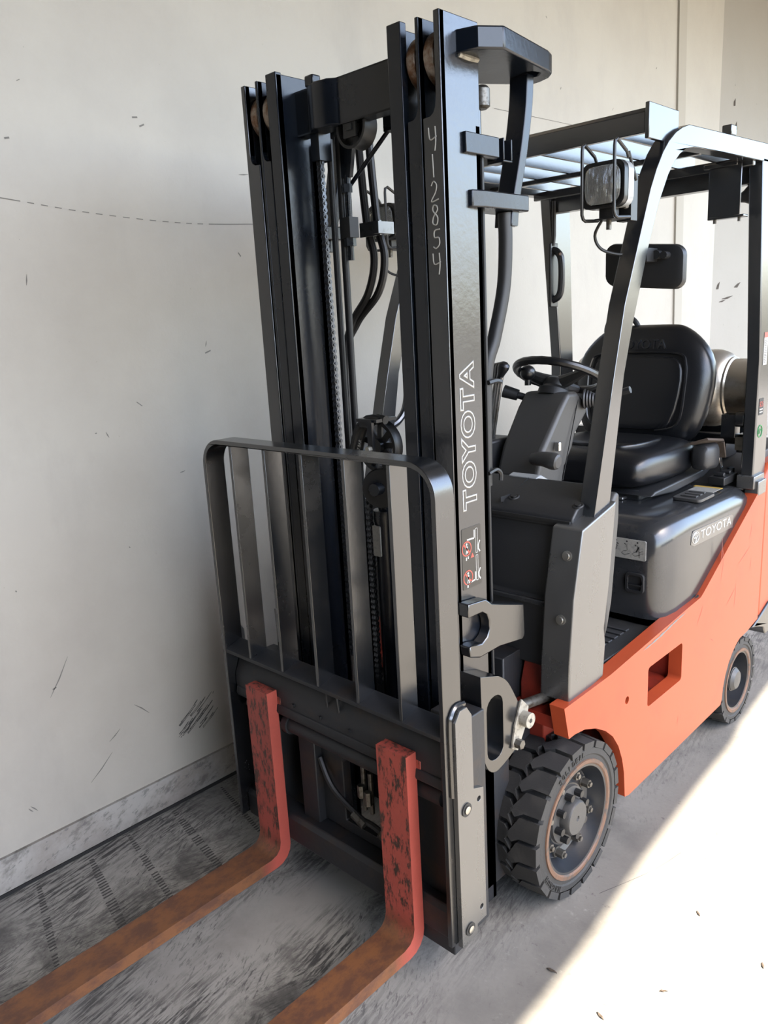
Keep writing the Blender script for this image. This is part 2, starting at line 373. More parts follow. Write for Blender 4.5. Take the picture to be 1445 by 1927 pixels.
# wall marks: hairline dashes, scuffs
mb = MB(); ps = sm([(XW+.001, -1.0, 1.995), (XW+.001, -.794, 1.976), (XW+.001, -.527, 1.95), (XW+.001, -.224, 1.937), (XW+.001, .046, 1.946), (XW+.001, .12, 1.95)], 14)
for i in range(0, len(ps)-1):
    if i % 2 == 0 or i > 46 or i < 16: mb.strip([ps[i], ps[i+1]], .0025, (1, 0, 0))
for a, b_ in (((1.45, 2.50), (2.9, 2.53)), ((.1, 1.0), (.35, 1.12))): mb.strip([(XW+.001, a[0], a[1]), (XW+.001, b_[0], b_[1])], .0025, (1, 0, 0))
part('crack_line', mb, 'scuff_soft', wall)
mb = MB()
for i in range(30):
    y = -.475+random.random()*.10; z = .225+random.random()*.075; L_ = .03+random.random()*.045
    mb.strip(sm([(XW+.001, y, z), (XW+.001, y+L_*.5, z+L_*.33), (XW+.001, y+L_, z+L_*.75)], 3), [.001+random.random()*.003 for _ in range(7)], (1, 0, 0))
part('scuff_mark', mb, 'scuff', wall)
mb = MB()
for c in ((-.80, .22, .11, .7), (-.62, .42, .07, -.8), (-.88, .55, .13, 1.0), (-.72, .33, .05, .6), (-.99, .235, .03, -.9), (-.985, .215, .02, 2.2), (-.76, 1.75, .03, 1.4), (-.2, 1.55, .02, 1.3), (.0, 2.1, .04, .1), (-.35, 1.15, .02, .2), (-.58, 1.3, .02, 2.)):
    y, z, L_, a = c; mb.strip([(XW+.001, y, z), (XW+.001, y+L_*math.cos(a)*.5, z+L_*math.sin(a)*.45), (XW+.001, y+L_*math.cos(a), z+L_*math.sin(a))], [.001, .004, .001], (1, 0, 0))
part('scuff_mark', mb, 'scuff_soft', wall)
mb = MB()
for i in range(40):
    y = random.uniform(-1.0, 3.2); z = random.uniform(.2, 3.0); L_ = random.uniform(.005, .025); a = random.uniform(0, 3)
    mb.strip([(XW+.001, y, z), (XW+.001, y+L_*math.cos(a), z+L_*math.sin(a))], random.uniform(.002, .005), (1, 0, 0))
part('chip_mark', mb, 'scuff_soft', wall)
mb = MB()
for (y, z, w, h) in ((4.09, 1.69, .06, .05), (4.42, 1.70, .12, .035), (4.2, 1.62, .2, .02), (4.15, 1.60, .12, .015), (4.25, 2.9, .03, .05), (4.3, 2.75, .02, .06), (4.12, 2.45, .03, .03)):
    mb.strip([(XW-.011, y, z), (XW-.011, y+w*.5, z+h*.3), (XW-.011, y+w, z+h)], [.004, h*.8, .003], (1, 0, 0))
part('scuff_mark', mb, 'leaf_dry', wall2)
# tyre prints on the floor: rows of dashes running from the wall towards the forks
for (x0, y0, x1, y1, w) in ((-.80, -.55, -.40, -.62, .030), (-.80, -.72, -.36, -.80, .022), (-.78, -.86, -.34, -.96, .030), (-.79, -.36, -.42, -.44, .018), (-.80, -1.02, -.42, -1.13, .022)):
    mb = MB(); n = int(math.hypot(x1-x0, y1-y0)/.013)
    for i in range(n):
        t_ = i/n
        if random.random() < .12: continue
        x = x0+(x1-x0)*t_; y = y0+(y1-y0)*t_; ww = w*(.5+.5*math.sin(t_*PI))
        mb.strip([(x, y-ww/2, .0006), (x, y+ww/2, .0006)], .006, (0, 0, 1))
    part('tyre_print', mb, 'tyre_mark', floor_o)
mb = MB()
for p in ([(.55, -.62), (.72, -.45), (.86, -.33), (1.02, -.1)], [(.50, .02), (.57, .2), (.60, .33)], [(1.0, -.72), (1.35, -.74), (1.75, -.72)]):
    mb.strip([(x, y, .0006) for x, y in [tuple(q)[:2] for q in sm([(a, b_, 0) for a, b_ in p], 5)]], [.001+random.random()*.002 for _ in range(5*(len(p)-1)+1)], (0, 0, 1))
part('floor_crack', mb, 'scuff', floor_o)
# dry leaf crumbs lying on the concrete
for i, (x, y, s_) in enumerate(((.62, -.52, .012), (.70, -.34, .012), (.78, -.18, .010), (.545, -.30, .014), (.82, -.62, .008), (.95, .62, .03), (.93, .05, .010), (1.02, -.30, .014), (.74, .12, .010), (1.10, .34, .012), (.90, -.50, .012), (1.05, -.62, .018), (1.12, -.55, .014))):
    mb = MB(); a = random.random()*3; rings = []
    for k, wd in enumerate((.08, .42, .5, .3, .05)):
        t_ = (k-2)/2*s_; ring = []
        for q in range(6):
            ang = 2*PI*q/6; lx = wd*s_*math.cos(ang)*.6; lz = .0015+.0012*math.sin(ang)+abs(lx)*.25+.002*(k % 2)
            ring.append((x+t_*math.cos(a)-lx*math.sin(a), y+t_*math.sin(a)+lx*math.cos(a), lz))
        rings.append(ring)
    mb.loft(rings)
    o = part('leaf_crumb', mb, 'leaf_dry', None); o['category'] = 'debris'
    if s_ >= .03: o['label'] = 'largest curled dry leaf lying on the sunlit concrete'
    elif i == 3: o['label'] = 'dry leaf crumb on the shaded concrete by the front tyre'; 
    else: o['label'] = 'small dry leaf crumb lying on the sunlit concrete'; o['group'] = 'leaf crumbs on the sunlit concrete'

# ------------------------------------------------------------------ the forklift
F = root('forklift', 'orange and black gas forklift with rusty forks lowered, parked along the wall', 'forklift', (0, .5, 0))
ZT = 2.20; YF = -.357; YR = -.228
# --- mast rails
def rail_outer(s):
    mb = MB()
    mb.box(s*.312, s*.327, YF+.001, YR, .06, ZT)
    mb.prism([(s*.276, .06), (s*.327, .06), (s*.327, ZT), (s*.312, ZT), (s*.312, 2.035)]+[(s*(.29+.022*math.cos(a)), 2.035-.027*math.sin(a)) for a in (.3, .8, 1.3)]+[(s*.276, 2.008)], 'y', YF, YF+.017)
    mb.box(s*.280, s*.327, YR-.017, YR, .06, 2.0)
    return mb
def rail_mid(s):
    mb = MB()
    mb.box(s*.262, s*.2705, YF+.001, YR, .07, ZT)
    mb.prism([(s*.232, .07), (s*.2705, .07), (s*.2705, ZT), (s*.262, ZT), (s*.262, 2.035)]+[(s*(.243+.019*math.cos(a)), 2.037-.027*math.sin(a)) for a in (.3, .8, 1.3)]+[(s*.232, 2.01)], 'y', YF+.002, YF+.018)
    mb.box(s*.236, s*.2705, YR-.017, YR, .07, 2.0)
    return mb
def rail_inner(s):
    mb = MB()
    mb.box(s*.186, s*.2245, YF-.002, YF+.018, .08, ZT+.004)
    mb.box(s*.186, s*.203, YF, YR-.01, .08, ZT)
    mb.box(s*.186, s*.222, YR-.03, YR-.012, .08, ZT-.02)
    return mb
rails = []
for s in (1, -1):
    ro = part('outer_mast_rail', rail_outer(s), 'rail_gloss', F, bev=.002); rails.append(ro)
    rm = part('middle_mast_rail', rail_mid(s), 'mast_black', F, bev=.0015)
    ri = part('inner_mast_rail', rail_inner(s), 'mast_black', F, bev=.002)
    for par, x0, x1 in ((rm, .2265, .259), (ro, .2735, .309)):
        part('mast_roller', MB().lathe([(.02, s*x0), (.046, s*x0), (.054, s*(x0+.006)), (.056, s*(x0+x1)/2), (.054, s*(x1-.006)), (.046, s*x1), (.02, s*x1)], (0, -.298, 2.125), n=28), 'roller_rust', par, 'worn steel guide roller')
# --- upper tie beam between the inner rails (bulges forward on the far side)
prof = [(-.19, -.30), (-.135, -.30), (-.118, -.318), (-.085, -.325), (-.05, -.318), (-.03, -.30), (.186, -.30), (.186, -.262), (-.19, -.262)]
tb = part('mast_crossbeam', MB().prism(prof, 'z', 2.062, 2.165).box(-.128, -.098, -.318, -.29, 2.160, 2.186), 'mast_black', F, bev=.004)
part('mast_crossbeam', MB().box(-.31, .31, YR, YR+.035, 1.60, 1.64), 'mast_black', F, bev=.003) if False else None
part('mast_crossbeam', MB().box(-.31, .31, YR-.01, YR+.03, .18, .34), 'mast_black', F, bev=.003)
part('mast_crossbeam', MB().box(-.2, .2, YR-.04, YR-.015, .42, .52), 'mast_black', F, bev=.003)
# --- top pulley (hose sheave) under the beam
def spoked(mb, c, R, w, ns=8, axis='y', hub=.3):
    c = Vector(c); ax = Vector((0, 1, 0)) if axis == 'y' else Vector((1, 0, 0))
    mb.lathe([(R*.86, -w/2), (R, -w/2), (R*.93, -w*.2), (R*.93, w*.2), (R, w/2), (R*.86, w/2), (R*.86, -w/2)], c, ax, 32, False)
    mb.lathe([(.004, -w*.6), (R*hub, -w*.6), (R*hub, w*.6), (.004, w*.6)], c, ax, 16)
    u = ax.orthogonal().normalized(); v = ax.cross(u)
    for k in range(ns):
        a = 2*PI*k/ns; d = math.cos(a)*u+math.sin(a)*v
        mb.bar(c+d*R*hub*.8, c+d*R*.88, w*.5, .007, ax)
    return mb
sh = part('hose_sheave', spoked(MB(), (-.008, -.268, 2.055), .049, .042), 'bolt_dark', F)
part('sheave_bracket', MB().box(-.026, .016, -.296, -.29, 2.03, 2.075).box(-.015, .005, -.30, -.288, 2.045, 2.06), 'bolt_dark', sh)
# --- lift chain links and chains
def chain(x, y, z0, z1, pitch=.0160, wid=.013, name='lift_chain'):
    pin = MB()
    n = int((z1-z0)/pitch)
    for i in range(n): pin.cyl((x-wid/2-.003, y, z0+(i+.5)*pitch), (x+wid/2+.0045, y, z0+(i+.5)*pitch), .0035, n=8)
    pin.box(x-wid/2+.003, x+wid/2-.003, y-.002, y+.002, z0, z1)
    c = part(name, pin, 'chain_metal', F)
    base = None
    for i in range(n-1):
        z = z0+(i+.5)*pitch
        if base is None:
            m_ = MB()
            out = [(y+.0078*math.cos(a), .016+.0076*math.sin(a)) for a in [k*PI/5 for k in range(6)]]+[(y-.0045, .008)]+[(y+.0078*math.cos(a), .0076*math.sin(a)) for a in [PI+k*PI/5 for k in range(6)]]+[(y+.0045, .008)]
            for q in (-wid/2, -.001, wid/2-.0025): m_.prism(out, 'x', x+q, x+q+.0025)
            base = m_.mesh('chain_link', 30)
            base.materials.append(MT['chain_metal'])
        o = bpy.data.objects.new('chain_link', base); COL.objects.link(o); o.parent = c; o.matrix_parent_inverse = Matrix.Identity(4); o.location = (0 if i % 2 else .0016, 0, z)
    return c
chain(-.137, -.275, .66, 2.03)
chain(-.036, -.275, .60, 1.16)
part('chain_anchor', MB().box(-.15, -.12, -.29, -.25, 2.0, 2.066), 'mast_black', F)
# --- fixed pipes, hoses, free-lift cylinder inside the mast
part('hydraulic_pipe', MB().cyl((-.158, -.222, .5), (-.155, -.222, 2.06), .0085), 'bolt_dark', F)
part('hydraulic_pipe', MB().cyl((-.126, -.222, .5), (-.121, -.222, 2.06), .0095), 'bolt_dark', F)
part('lift_rod', MB().cyl((-.175, -.245, .5), (-.172, -.245, 2.05), .006), 'steel', F)
cr = part('chain_rod', MB().cyl((-.100, -.222, 1.76), (-.097, -.222, 1.965), .0085).cyl((-.1, -.222, 1.925), (-.1, -.222, 1.945), .0135, n=6).cyl((-.1, -.222, 1.795), (-.1, -.222, 1.815), .016, n=6)
    .prism([(-.112, 1.96), (-.082, 1.96), (-.062, 2.05), (-.112, 2.05)], 'y', -.228, -.216), 'mast_black', F)
part('chain_rod_nut', MB().box(-.118, -.082, -.238, -.206, 1.815, 1.865), 'bolt_dark', cr)
for dx, dy in ((0, 0), (.028, .012)):
    part('hydraulic_hose', MB().tube(sm([(-.170+dx, -.10+dy, 2.1), (-.170+dx, -.10+dy, 2.04), (-.156+dx, -.10+dy, 1.863), (-.14+dx, -.095+dy, 1.77), (-.165+dx, -.10+dy, 1.68), (-.237+dx*.3, -.10+dy, 1.60), (-.27, -.10, 1.50), (-.275, -.10, 1.2)], 8), .0108, 10), 'hose', F)
hc = part('hose_clamp', MB().box(-.16, -.085, -.125, -.117, 1.825, 1.862).box(-.10, -.075, -.14, -.08, 1.828, 1.858), 'steel', F)
part('clamp_bolt', MB().cyl((-.112, -.13, 1.845), (-.112, -.117, 1.845), .007, n=6), 'bolt', hc)
part('brace_rod', MB().cyl((.055, -.2, 2.066), (-.115, -.2, 1.942), .0055).box(.03, .07, -.215, -.185, 2.045, 2.08), 'mast_black', F)
cy = part('free_lift_cylinder', MB().lathe([(.030, .45), (.030, 1.075), (.032, 1.08), (.032, 1.11), (.018, 1.112), (.018, 1.15)], (-.004, -.245, 0), (0, 0, 1), 24), 'mast_black', F)
part('cylinder_label', MB().prism(rrect(-.024, .004, .985, 1.07, .003), 'y', -.278, -.272), 'label_white', cy, 'small worn white data label')
cp = part('chain_sheave', MB().lathe([(.01, -.018), (.052, -.018), (.054, -.012), (.046, -.006), (.046, .006), (.054, .012), (.052, .018), (.01, .018)], (.008, -.26, 1.175), (.55, -.8, 0), 32), 'bolt_dark', F)
part('sheave_axle', MB().cyl((.012, -.3, 1.175), (.0, -.22, 1.175), .017), 'mast_black', cp)
hs = part('hose_sheave', spoked(MB(), (.0, -.255, 1.285), .068, .030, 9), 'bolt_dark', F)
part('sheave_bracket', MB().box(-.038, .035, -.30, -.225, 1.352, 1.360).box(.005, .022, -.305, -.296, 1.275, 1.358).box(-.045, .0, -.285, -.278, 1.335, 1.356), 'mast_black', hs)
part('sheave_bolt', MB().cyl((.014, -.318, 1.285), (.014, -.305, 1.285), .008, n=6), 'cream_metal', hs)
for k, dx in enumerate((0, .022)):
    pts = [(-.088+dx, -.272, .55), (-.088+dx, -.272, 1.26)]+[(.0-.074*math.cos(a)+dx*(.6), -.272+.006*k, 1.285+.074*math.sin(a)) for a in [i*PI/10 for i in range(1, 7)]]
    h_ = part('hydraulic_hose', MB().tube(pts, .0115, 10), 'hose', F)
    if k == 0:
        text('SAE 100R7 HYDRAULIC 207 BAR  3M', .55, .0075, (-.0800, -.2825, .66), (0, 0, 1), (-1, 0, 0), 'chalk', h_, depth=.0008)
        text('SAE', .03, .009, (-.0785, -.2825, 1.235), (.15, 0, 1), (-1, 0, .15), 'chalk', h_, depth=.0008)
    else:
        text('207 BAR', .04, .009, (-.0545, -.2815, 1.262), (.32, 0, 1), (-1, 0, .32), 'chalk', h_, depth=.0008)
# --- lugs and brackets on the near outer rail
lug = [(.322, -.305), (.372, -.288), (.404, -.242)]+[(.374, -.03), (.365, -.002), (.345, .018), (.318, .028), (.290, .030), (.215, -.085), (.245, -.16), (.322, -.22)]
for s in (1, -1):
    part('lifting_lug', MB().prism([(s*x, y) for x, y in lug], 'z', 2.128, 2.172, holes=[[(s*x, y) for x, y in circ(.332, -.045, .024)]]), 'mast_black', F, bev=.004)
    part('lug_weld', MB().tube(sm([(s*.329, -.298, 2.127), (s*.332, -.265, 2.124), (s*.329, -.235, 2.127)], 6), .006, 6), 'cream_metal' if s > 0 else 'mast_black', rails[0 if s > 0 else 1])
    pts = sm([(0, -.055, 2.13), (0, -.062, 2.06), (0, -.085, 1.96), (0, -.115, 1.86), (0, -.125, 1.80)], 6)
    fr = [(p.y, p.z) for p in pts]; poly = fr+[(y+.028, z) for y, z in reversed(fr)]
    part('tie_strap', MB().prism(poly, 'x', s*.285, s*.334), 'mast_black', F, bev=.003)
    part('lift_cylinder', MB().cyl((s*.270, -.204, .25), (s*.270, -.204, 1.83), .022, n=20).cyl((s*.285, -.19, 1.75), (s*.285, -.19, 2.05), .014), 'frame_black', F)
    part('cylinder_cap', MB().lathe([(.012, 2.045), (.019, 2.05), (.019, 2.085), (.013, 2.092)], (s*.297, -.180, 0), (0, 0, 1), 16), 'bolt', F)
    part('upper_bracket', MB().box(s*.318, s*.336, -.290, -.17, 1.940, 1.982).box(s*.29, s*.336, -.155, -.150, 1.938, 1.984).box(s*.29, s*.336, -.125, -.120, 1.938, 1.984).box(s*.312, s*.318, -.20, -.12, 1.940, 1.982).box(s*.29, s*.336, -.155, -.120, 1.934, 1.939), 'mast_black', F, bev=.002)
    part('cylinder_clamp', MB().prism([(s*.318, -.280), (s*.336, -.272), (s*.345, -.235), (s*.345, -.068), (s*.27, -.068), (s*.27, -.21), (s*.318, -.24)], 'z', 1.832, 1.868), 'mast_black', F, bev=.003)
    part('hydraulic_hose', MB().tube(sm([(s*.315, -.125, 1.83), (s*.315, -.123, 1.76), (s*.312, -.13, 1.66), (s*.305, -.16, 1.55), (s*.30, -.19, 1.46), (s*.30, -.2, 1.2)], 6), .0165, 12), 'hose', F)
    part('hydraulic_pipe', MB().cyl((s*.318, -.212, .55), (s*.318, -.212, 1.95), .0045), 'bolt_dark', F)
part('hose_clip', MB().tube(sm([(.325, -.215, 1.45), (.325, -.185, 1.452), (.325, -.165, 1.448)], 4), .006, 6), 'bolt_dark', F)
part('hose_clip', MB().tube(sm([(.325, -.22, 1.235), (.325, -.19, 1.24), (.325, -.172, 1.228), (.325, -.172, 1.21)], 4), .005, 6), 'bolt_dark', F)
# --- lettering and safety decal on the side of the near outer rail
XO = .3272
text('TOYOTA', .345, .056, (XO, -.271, 1.162), (0, 0, 1), (0, -1, 0), 'white_paint', rails[0], outline=.0026, depth=.0008, spacing=1.10, label='white outlined lettering')
dc = part('safety_decal', MB().prism(rrect(-.335, -.262, .972, 1.122, .004), 'x', XO, XO+.0006), 'decal_clear', rails[0], 'clear warning decal with red prohibition signs')
mb = MB(); X1 = XO+.0010
mk_ = lambda pts, w, r=None: mb.strip([(X1, y, z) for y, z in pts], w, (1, 0, 0))
for (yc, zc) in ((-.318, 1.072), (-.315, 1.000)):
    mb.add(*(lambda C1, C2: ([(X1, *p) for p in C1]+[(X1, *p) for p in C2], [(i, (i+1) % 24, (i+1) % 24+24, i+24) for i in range(24)]))(circ(yc, zc, .0185, 24), circ(yc, zc, .0155, 24)))
    mk_([(yc-.011, zc+.012), (yc+.011, zc-.012)], .0045)
mb.add([(X1, -.304, 1.046), (X1, -.290, 1.046), (X1, -.297, 1.058)], [(0, 1, 2)])
o_ = part('red_print', mb, 'red_paint', dc) if False else None
def flat(name, mb, mat, par): return link(name, mb.mesh(name, 0, False), mat, par)
flat('red_print', mb, 'red_paint', rails[0])
mb = MB()
mk_([(-.288, 1.112), (-.288, 1.092)], .004); mk_([(-.289, 1.092), (-.316, 1.093)], .004)
mk_([(-.287, 1.008), (-.287, .986)], .004); mk_([(-.287, .988), (-.318, .985)], .004); mk_([(-.317, .987), (-.317, .975)], .005)
for (z0, z1) in ((1.054, 1.114), (.985, 1.048)):
    for p, q in (((-.283, z0), (-.283, z1)), ((-.276, z0), (-.276, z1)), ((-.283, z0), (-.276, z0)), ((-.283, z1), (-.276, z1))): mk_([p, q], .0014)
    mk_([(-.267, z0+.028), (-.273, z0+.018), (-.273, z0+.008), (-.267, z0)], .004)
for (yc, zc) in ((-.318, 1.072), (-.315, 1.000)):
    mb.add([(X1, *p) for p in circ(yc, zc+.0105, .0032, 10)], [tuple(range(10))])
    mk_([(yc+.001, zc+.006), (yc, zc-.004)], .006); mk_([(yc, zc-.003), (yc-.003, zc-.013)], .003); mk_([(yc, zc-.003), (yc+.004, zc-.012)], .003)
mk_([(-.320, 1.051), (-.320, 1.043)], .004); mk_([(-.313, 1.052), (-.313, 1.046)], .004)
flat('white_print', mb, 'white_paint', rails[0])
# --- hand-written stock number on the front flange
DG = {'4': [[(0, 1), (.15, .45), (.95, .55)], [(.8, 1), (.85, .4), (.7, -.1)]], '1': [[(.45, 1), (.55, 0)]], '2': [[(.1, .8), (.4, 1), (.75, .8), (.6, .45), (.05, .02), (.95, .1)]],
      '8': [[(.7, .9), (.3, .95), (.2, .7), (.75, .35), (.6, .02), (.15, .1), (.25, .4), (.75, .7), (.7, .9)]], '5': [[(.9, 1), (.3, .95), (.25, .6), (.75, .55), (.8, .2), (.4, 0), (.1, .1)]]}
mb = MB()
for ch, z, w, h in (('4', 1.945, .022, .042), ('1', 1.890, .018, .045), ('2', 1.842, .022, .040), ('8', 1.795, .022, .042), ('5', 1.748, .024, .038), ('4', 1.698, .022, .040)):
    for st in DG[ch]:
        pts = sm([(.291+u*w, YF-.0006, z+v*h) for u, v in st], 5) if len(st) > 2 else [(.291+u*w, YF-.0006, z+v*h) for u, v in st]
        mb.tube(pts, .0014, 5)
part('chalk_number', mb, 'chalk', rails[0], 'hand-written chalk number 412854')
# --- load backrest
XB = .4176; YB = -.530; DB = .062; TH = .0125; ZB = .153; ZTB = 1.317; RC = .075
def uframe(off):
    a = XB-off
    r = RC-off
    return [(-a, ZB)]+[(-XB+RC-r*math.cos(t), ZTB-RC+r*math.sin(t)) for t in [i*PI/2/8 for i in range(9)]]+[(XB-RC+r*math.sin(t), ZTB-RC+r*math.cos(t)) for t in [i*PI/2/8 for i in range(9)]]+[(a, ZB)]
outer = uframe(0); inner = uframe(TH)
br = part('load_backrest', MB().prism(outer+inner[::-1], 'y', YB, YB+DB), 'frame_black', F, bev=.0015)
for x in (-.288, -.146, -.003, .144, .286):
    part('backrest_bar', MB().box(x-.005, x+.005, YB+.002, YB+.058, .697, ZTB-TH), 'frame_black', br, bev=.001)
part('backrest_crossbar', MB().prism([(YB, .690), (YB, .700), (YB+.052, .716), (YB+.058, .716), (YB+.058, .702), (YB+.05, .700)], 'x', -XB+TH, XB-TH), 'carriage_black', br, bev=.001)
# --- carriage
cg = part('carriage_upper_bar', MB().prism([(-.505, .575), (-.505, .615), (-.488, .655), (-.475, .665), (-.445, .665), (-.445, .575)], 'x', -.405, .405), 'carriage_black', F, bev=.003)
part('carriage_upper_bar', MB().prism([(-.508, .548), (-.512, .558), (-.508, .578), (-.47, .578), (-.47, .548)], 'x', -.40, .40), 'carriage_black', F, bev=.003)
part('carriage_lower_bar', MB().prism([(-.505, .145), (-.505, .215), (-.495, .228), (-.445, .228), (-.445, .145)], 'x', -.405, .405), 'carriage_black', F, bev=.003)
part('side_shift_cylinder', MB().cyl((-.20, -.475, .512), (.37, -.475, .512), .026, n=20).cyl((-.39, -.475, .515), (-.2, -.475, .515), .014).cyl((-.205, -.475, .512), (-.185, -.475, .512), .032, n=20), 'carriage_black', F)
part('carriage_plate', MB().prism([(-.17, .23), (-.17, .50), (.40, .50), (.40, .23)], 'y', -.45, -.42, holes=[[(.28, .26), (-.02, .26), (-.02, .44), (.0, .455), (.26, .455), (.28, .44)]]), 'carriage_black', F, bev=.003)
part('carriage_upright', MB().box(-.172, -.105, -.475, -.36, .20, .51), 'carriage_black', F, bev=.003)
part('carriage_upright', MB().box(.255, .385, -.47, -.43, .22, .55), 'carriage_black', F, bev=.003)
part('carriage_upright', MB().box(.30, .40, -.44, -.36, .12, .70), 'carriage_black', F, bev=.003)
part('carriage_upright', MB().box(-.40, -.30, -.44, -.36, .12, .66), 'carriage_black', F, bev=.003)
part('carriage_lower_hook', MB().box(.18, .40, -.50, -.44, .10, .145), 'carriage_black', F, bev=.003)
part('lifting_ring', MB().tube([(.015-.022, -.497, .625)]+[(.015-.022*math.cos(t), -.50, .655+.032*math.sin(t)) for t in [i*PI/8 for i in range(9)]]+[(.037, -.497, .625)], .0032, 8), 'carriage_black', cg)
for (p0, p1, p2) in (((-.10, -.46, .43), (-.04, -.47, .36), (.06, -.46, .30)), ((.06, -.46, .30), (.10, -.46, .30), (.16, -.46, .285))):
    hh = part('hydraulic_hose', MB().tube(sm([p0, p1, p2], 6), .0085, 8), 'hose', F)
    part('hose_fitting', MB().cyl(Vector(p2)+Vector((-.03, -.006, .012)), Vector(p2)+Vector((.012, -.006, -.006)), .0125, n=6), 'bolt', hh)
part('hose_fitting', MB().cyl((.062, -.462, .41), (.062, -.462, .375), .010, n=6).cyl((.088, -.462, .40), (.088, -.462, .36), .010, n=6).cyl((.062, -.45, .46), (.062, -.45, .33), .007).cyl((.088, -.45, .45), (.088, -.45, .33), .007), 'bolt', F)
for k in range(6):
    part('mount_stud', MB().cyl((-.25+k*.11, -.511, .595), (-.25+k*.11, -.503, .595), .006, n=8), 'bolt_dark', cg)
# end plates outside the backrest
pl = [(-.508, .146), (-.449, .150), (-.449, .176), (-.413, .178), (-.413, .532), (-.449, .545), (-.449, .733), (-.466, .758), (-.490, .758), (-.508, .735)]
for s in (1, -1):
    ep = part('carriage_end_plate', MB().prism(pl, 'x', s*.4185, s*.432, holes=[circ(-.431, .510, .007, 10), circ(-.431, .215, .007, 10)]), 'cover_grey', F, bev=.0015)
    for z in (.506, .183):
        part('plate_bolt', MB().lathe([(.0165, -.001), (.0165, .003), (.010, .003), (.009, .0)], (s*.432, -.479, z), (s, 0, 0), 18), 'ink', ep)
        part('plate_bolt', MB().lathe([(.0085, 0), (.0095, .006), (.005, .0075)], (s*.432, -.479, z), (s, 0, 0), 12), 'bolt_bright', ep, 'bright zinc bolt head')
    part('plate_weld', MB().tube(sm([(s*.421, -.512, .55), (s*.421, -.513, .72), (s*.421, -.506, .75), (s*.421, -.49, .765), (s*.421, -.462, .763)], 5), .006, 6), 'frame_black', ep)
# --- forks
def fork(cx):
    w = .0485; yf = -.541; yr = -.506; zt = .620; zb = .077; zh = .112
    prof = [(yr, zt), (yf, zt), (yf, .150)]+[(yf-.038+.038*math.cos(a), .150-.038*math.sin(a)) for a in (.5, 1.0, 1.57)]+[(-1.20, .110), (-1.62, .094), (-1.625, .088), (-1.62, .080), (-.60, zb)]+[(-.56+.054*math.sin(a), .131-.054*math.cos(a)) for a in (.0, .4, .8, 1.2, 1.57)]
    f = part('fork', MB().prism(prof, 'x', cx-w, cx+w), 'fork_red', F, bev=.004, seg=2)
    part('fork_hook', MB().box(cx+w-.03, cx+w+.014, yr, yr+.028, .555, .60), 'fork_red', f, bev=.003)
    return f
for cx in (-.259, .259): fork(cx)
# --- hook plate and tilt bracket on both outer rails
hook = [(-.356, .950), (-.285, .943), (-.262, .925), (-.128, .884), (-.124, .80), (-.134, .788), (-.235, .803), (-.315, .802), (-.352, .815), (-.356, .842), (-.335, .843), (-.305, .836), (-.285, .845), (-.274, .862), (-.274, .885), (-.285, .905), (-.300, .914), (-.356, .916)]
brk = [(-.356, .775), (-.285, .752), (-.245, .720), (-.200, .645), (-.175, .600), (-.178, .560), (-.205, .530), (-.290, .500), (-.330, .515), (-.352, .560)]
brk = brk[:1]+[tuple(p)[:2] for p in sm([(a_, b_, 0) for a_, b_ in brk[1:]], 4)]
slot = rrect(-.335, -.268, .535, .705, .03, 4)
for s in (1, -1):
    part('mast_hook_plate', MB().prism(hook, 'x', s*.328, s*.358), 'frame_black', F, bev=.004)
    tbk = part('tilt_bracket', MB().prism(brk, 'x', s*.328, s*.388, holes=[slot]).prism(slot, 'x', s*.328, s*.335), 'frame_black', F, bev=.010, seg=3)
    kp = part('pin_keeper', MB().prism([(-.195, .655), (-.165, .625), (-.172, .585), (-.215, .520), (-.240, .535), (-.225, .595)], 'x', s*.388, s*.394), 'cream_metal', tbk, 'weathered pale keeper plate', bev=.001)
    part('tilt_pin', MB().cyl((s*.388, -.192, .602), (s*.418, -.192, .602), .020, n=20), 'cream_metal', kp)
    part('pin_hole', MB().cyl((s*.418, -.192, .602), (s*.4186, -.192, .602), .006, n=12), 'ink', kp)
    part('keeper_bolt', MB().cyl((s*.394, -.221, .545), (s*.412, -.221, .545), .0125, n=6), 'bolt', kp)
    part('tilt_cylinder', MB().cyl((s*.36, -.19, .615), (s*.36, .03, .575), .014, n=14).cyl((s*.36, .02, .575), (s*.36, .4, .50), .03, n=18), 'bolt', F)
    part('mast_foot', MB().box(s*.27, s*.327, -.30, -.16, .10, .50), 'carriage_black', F, bev=.004)
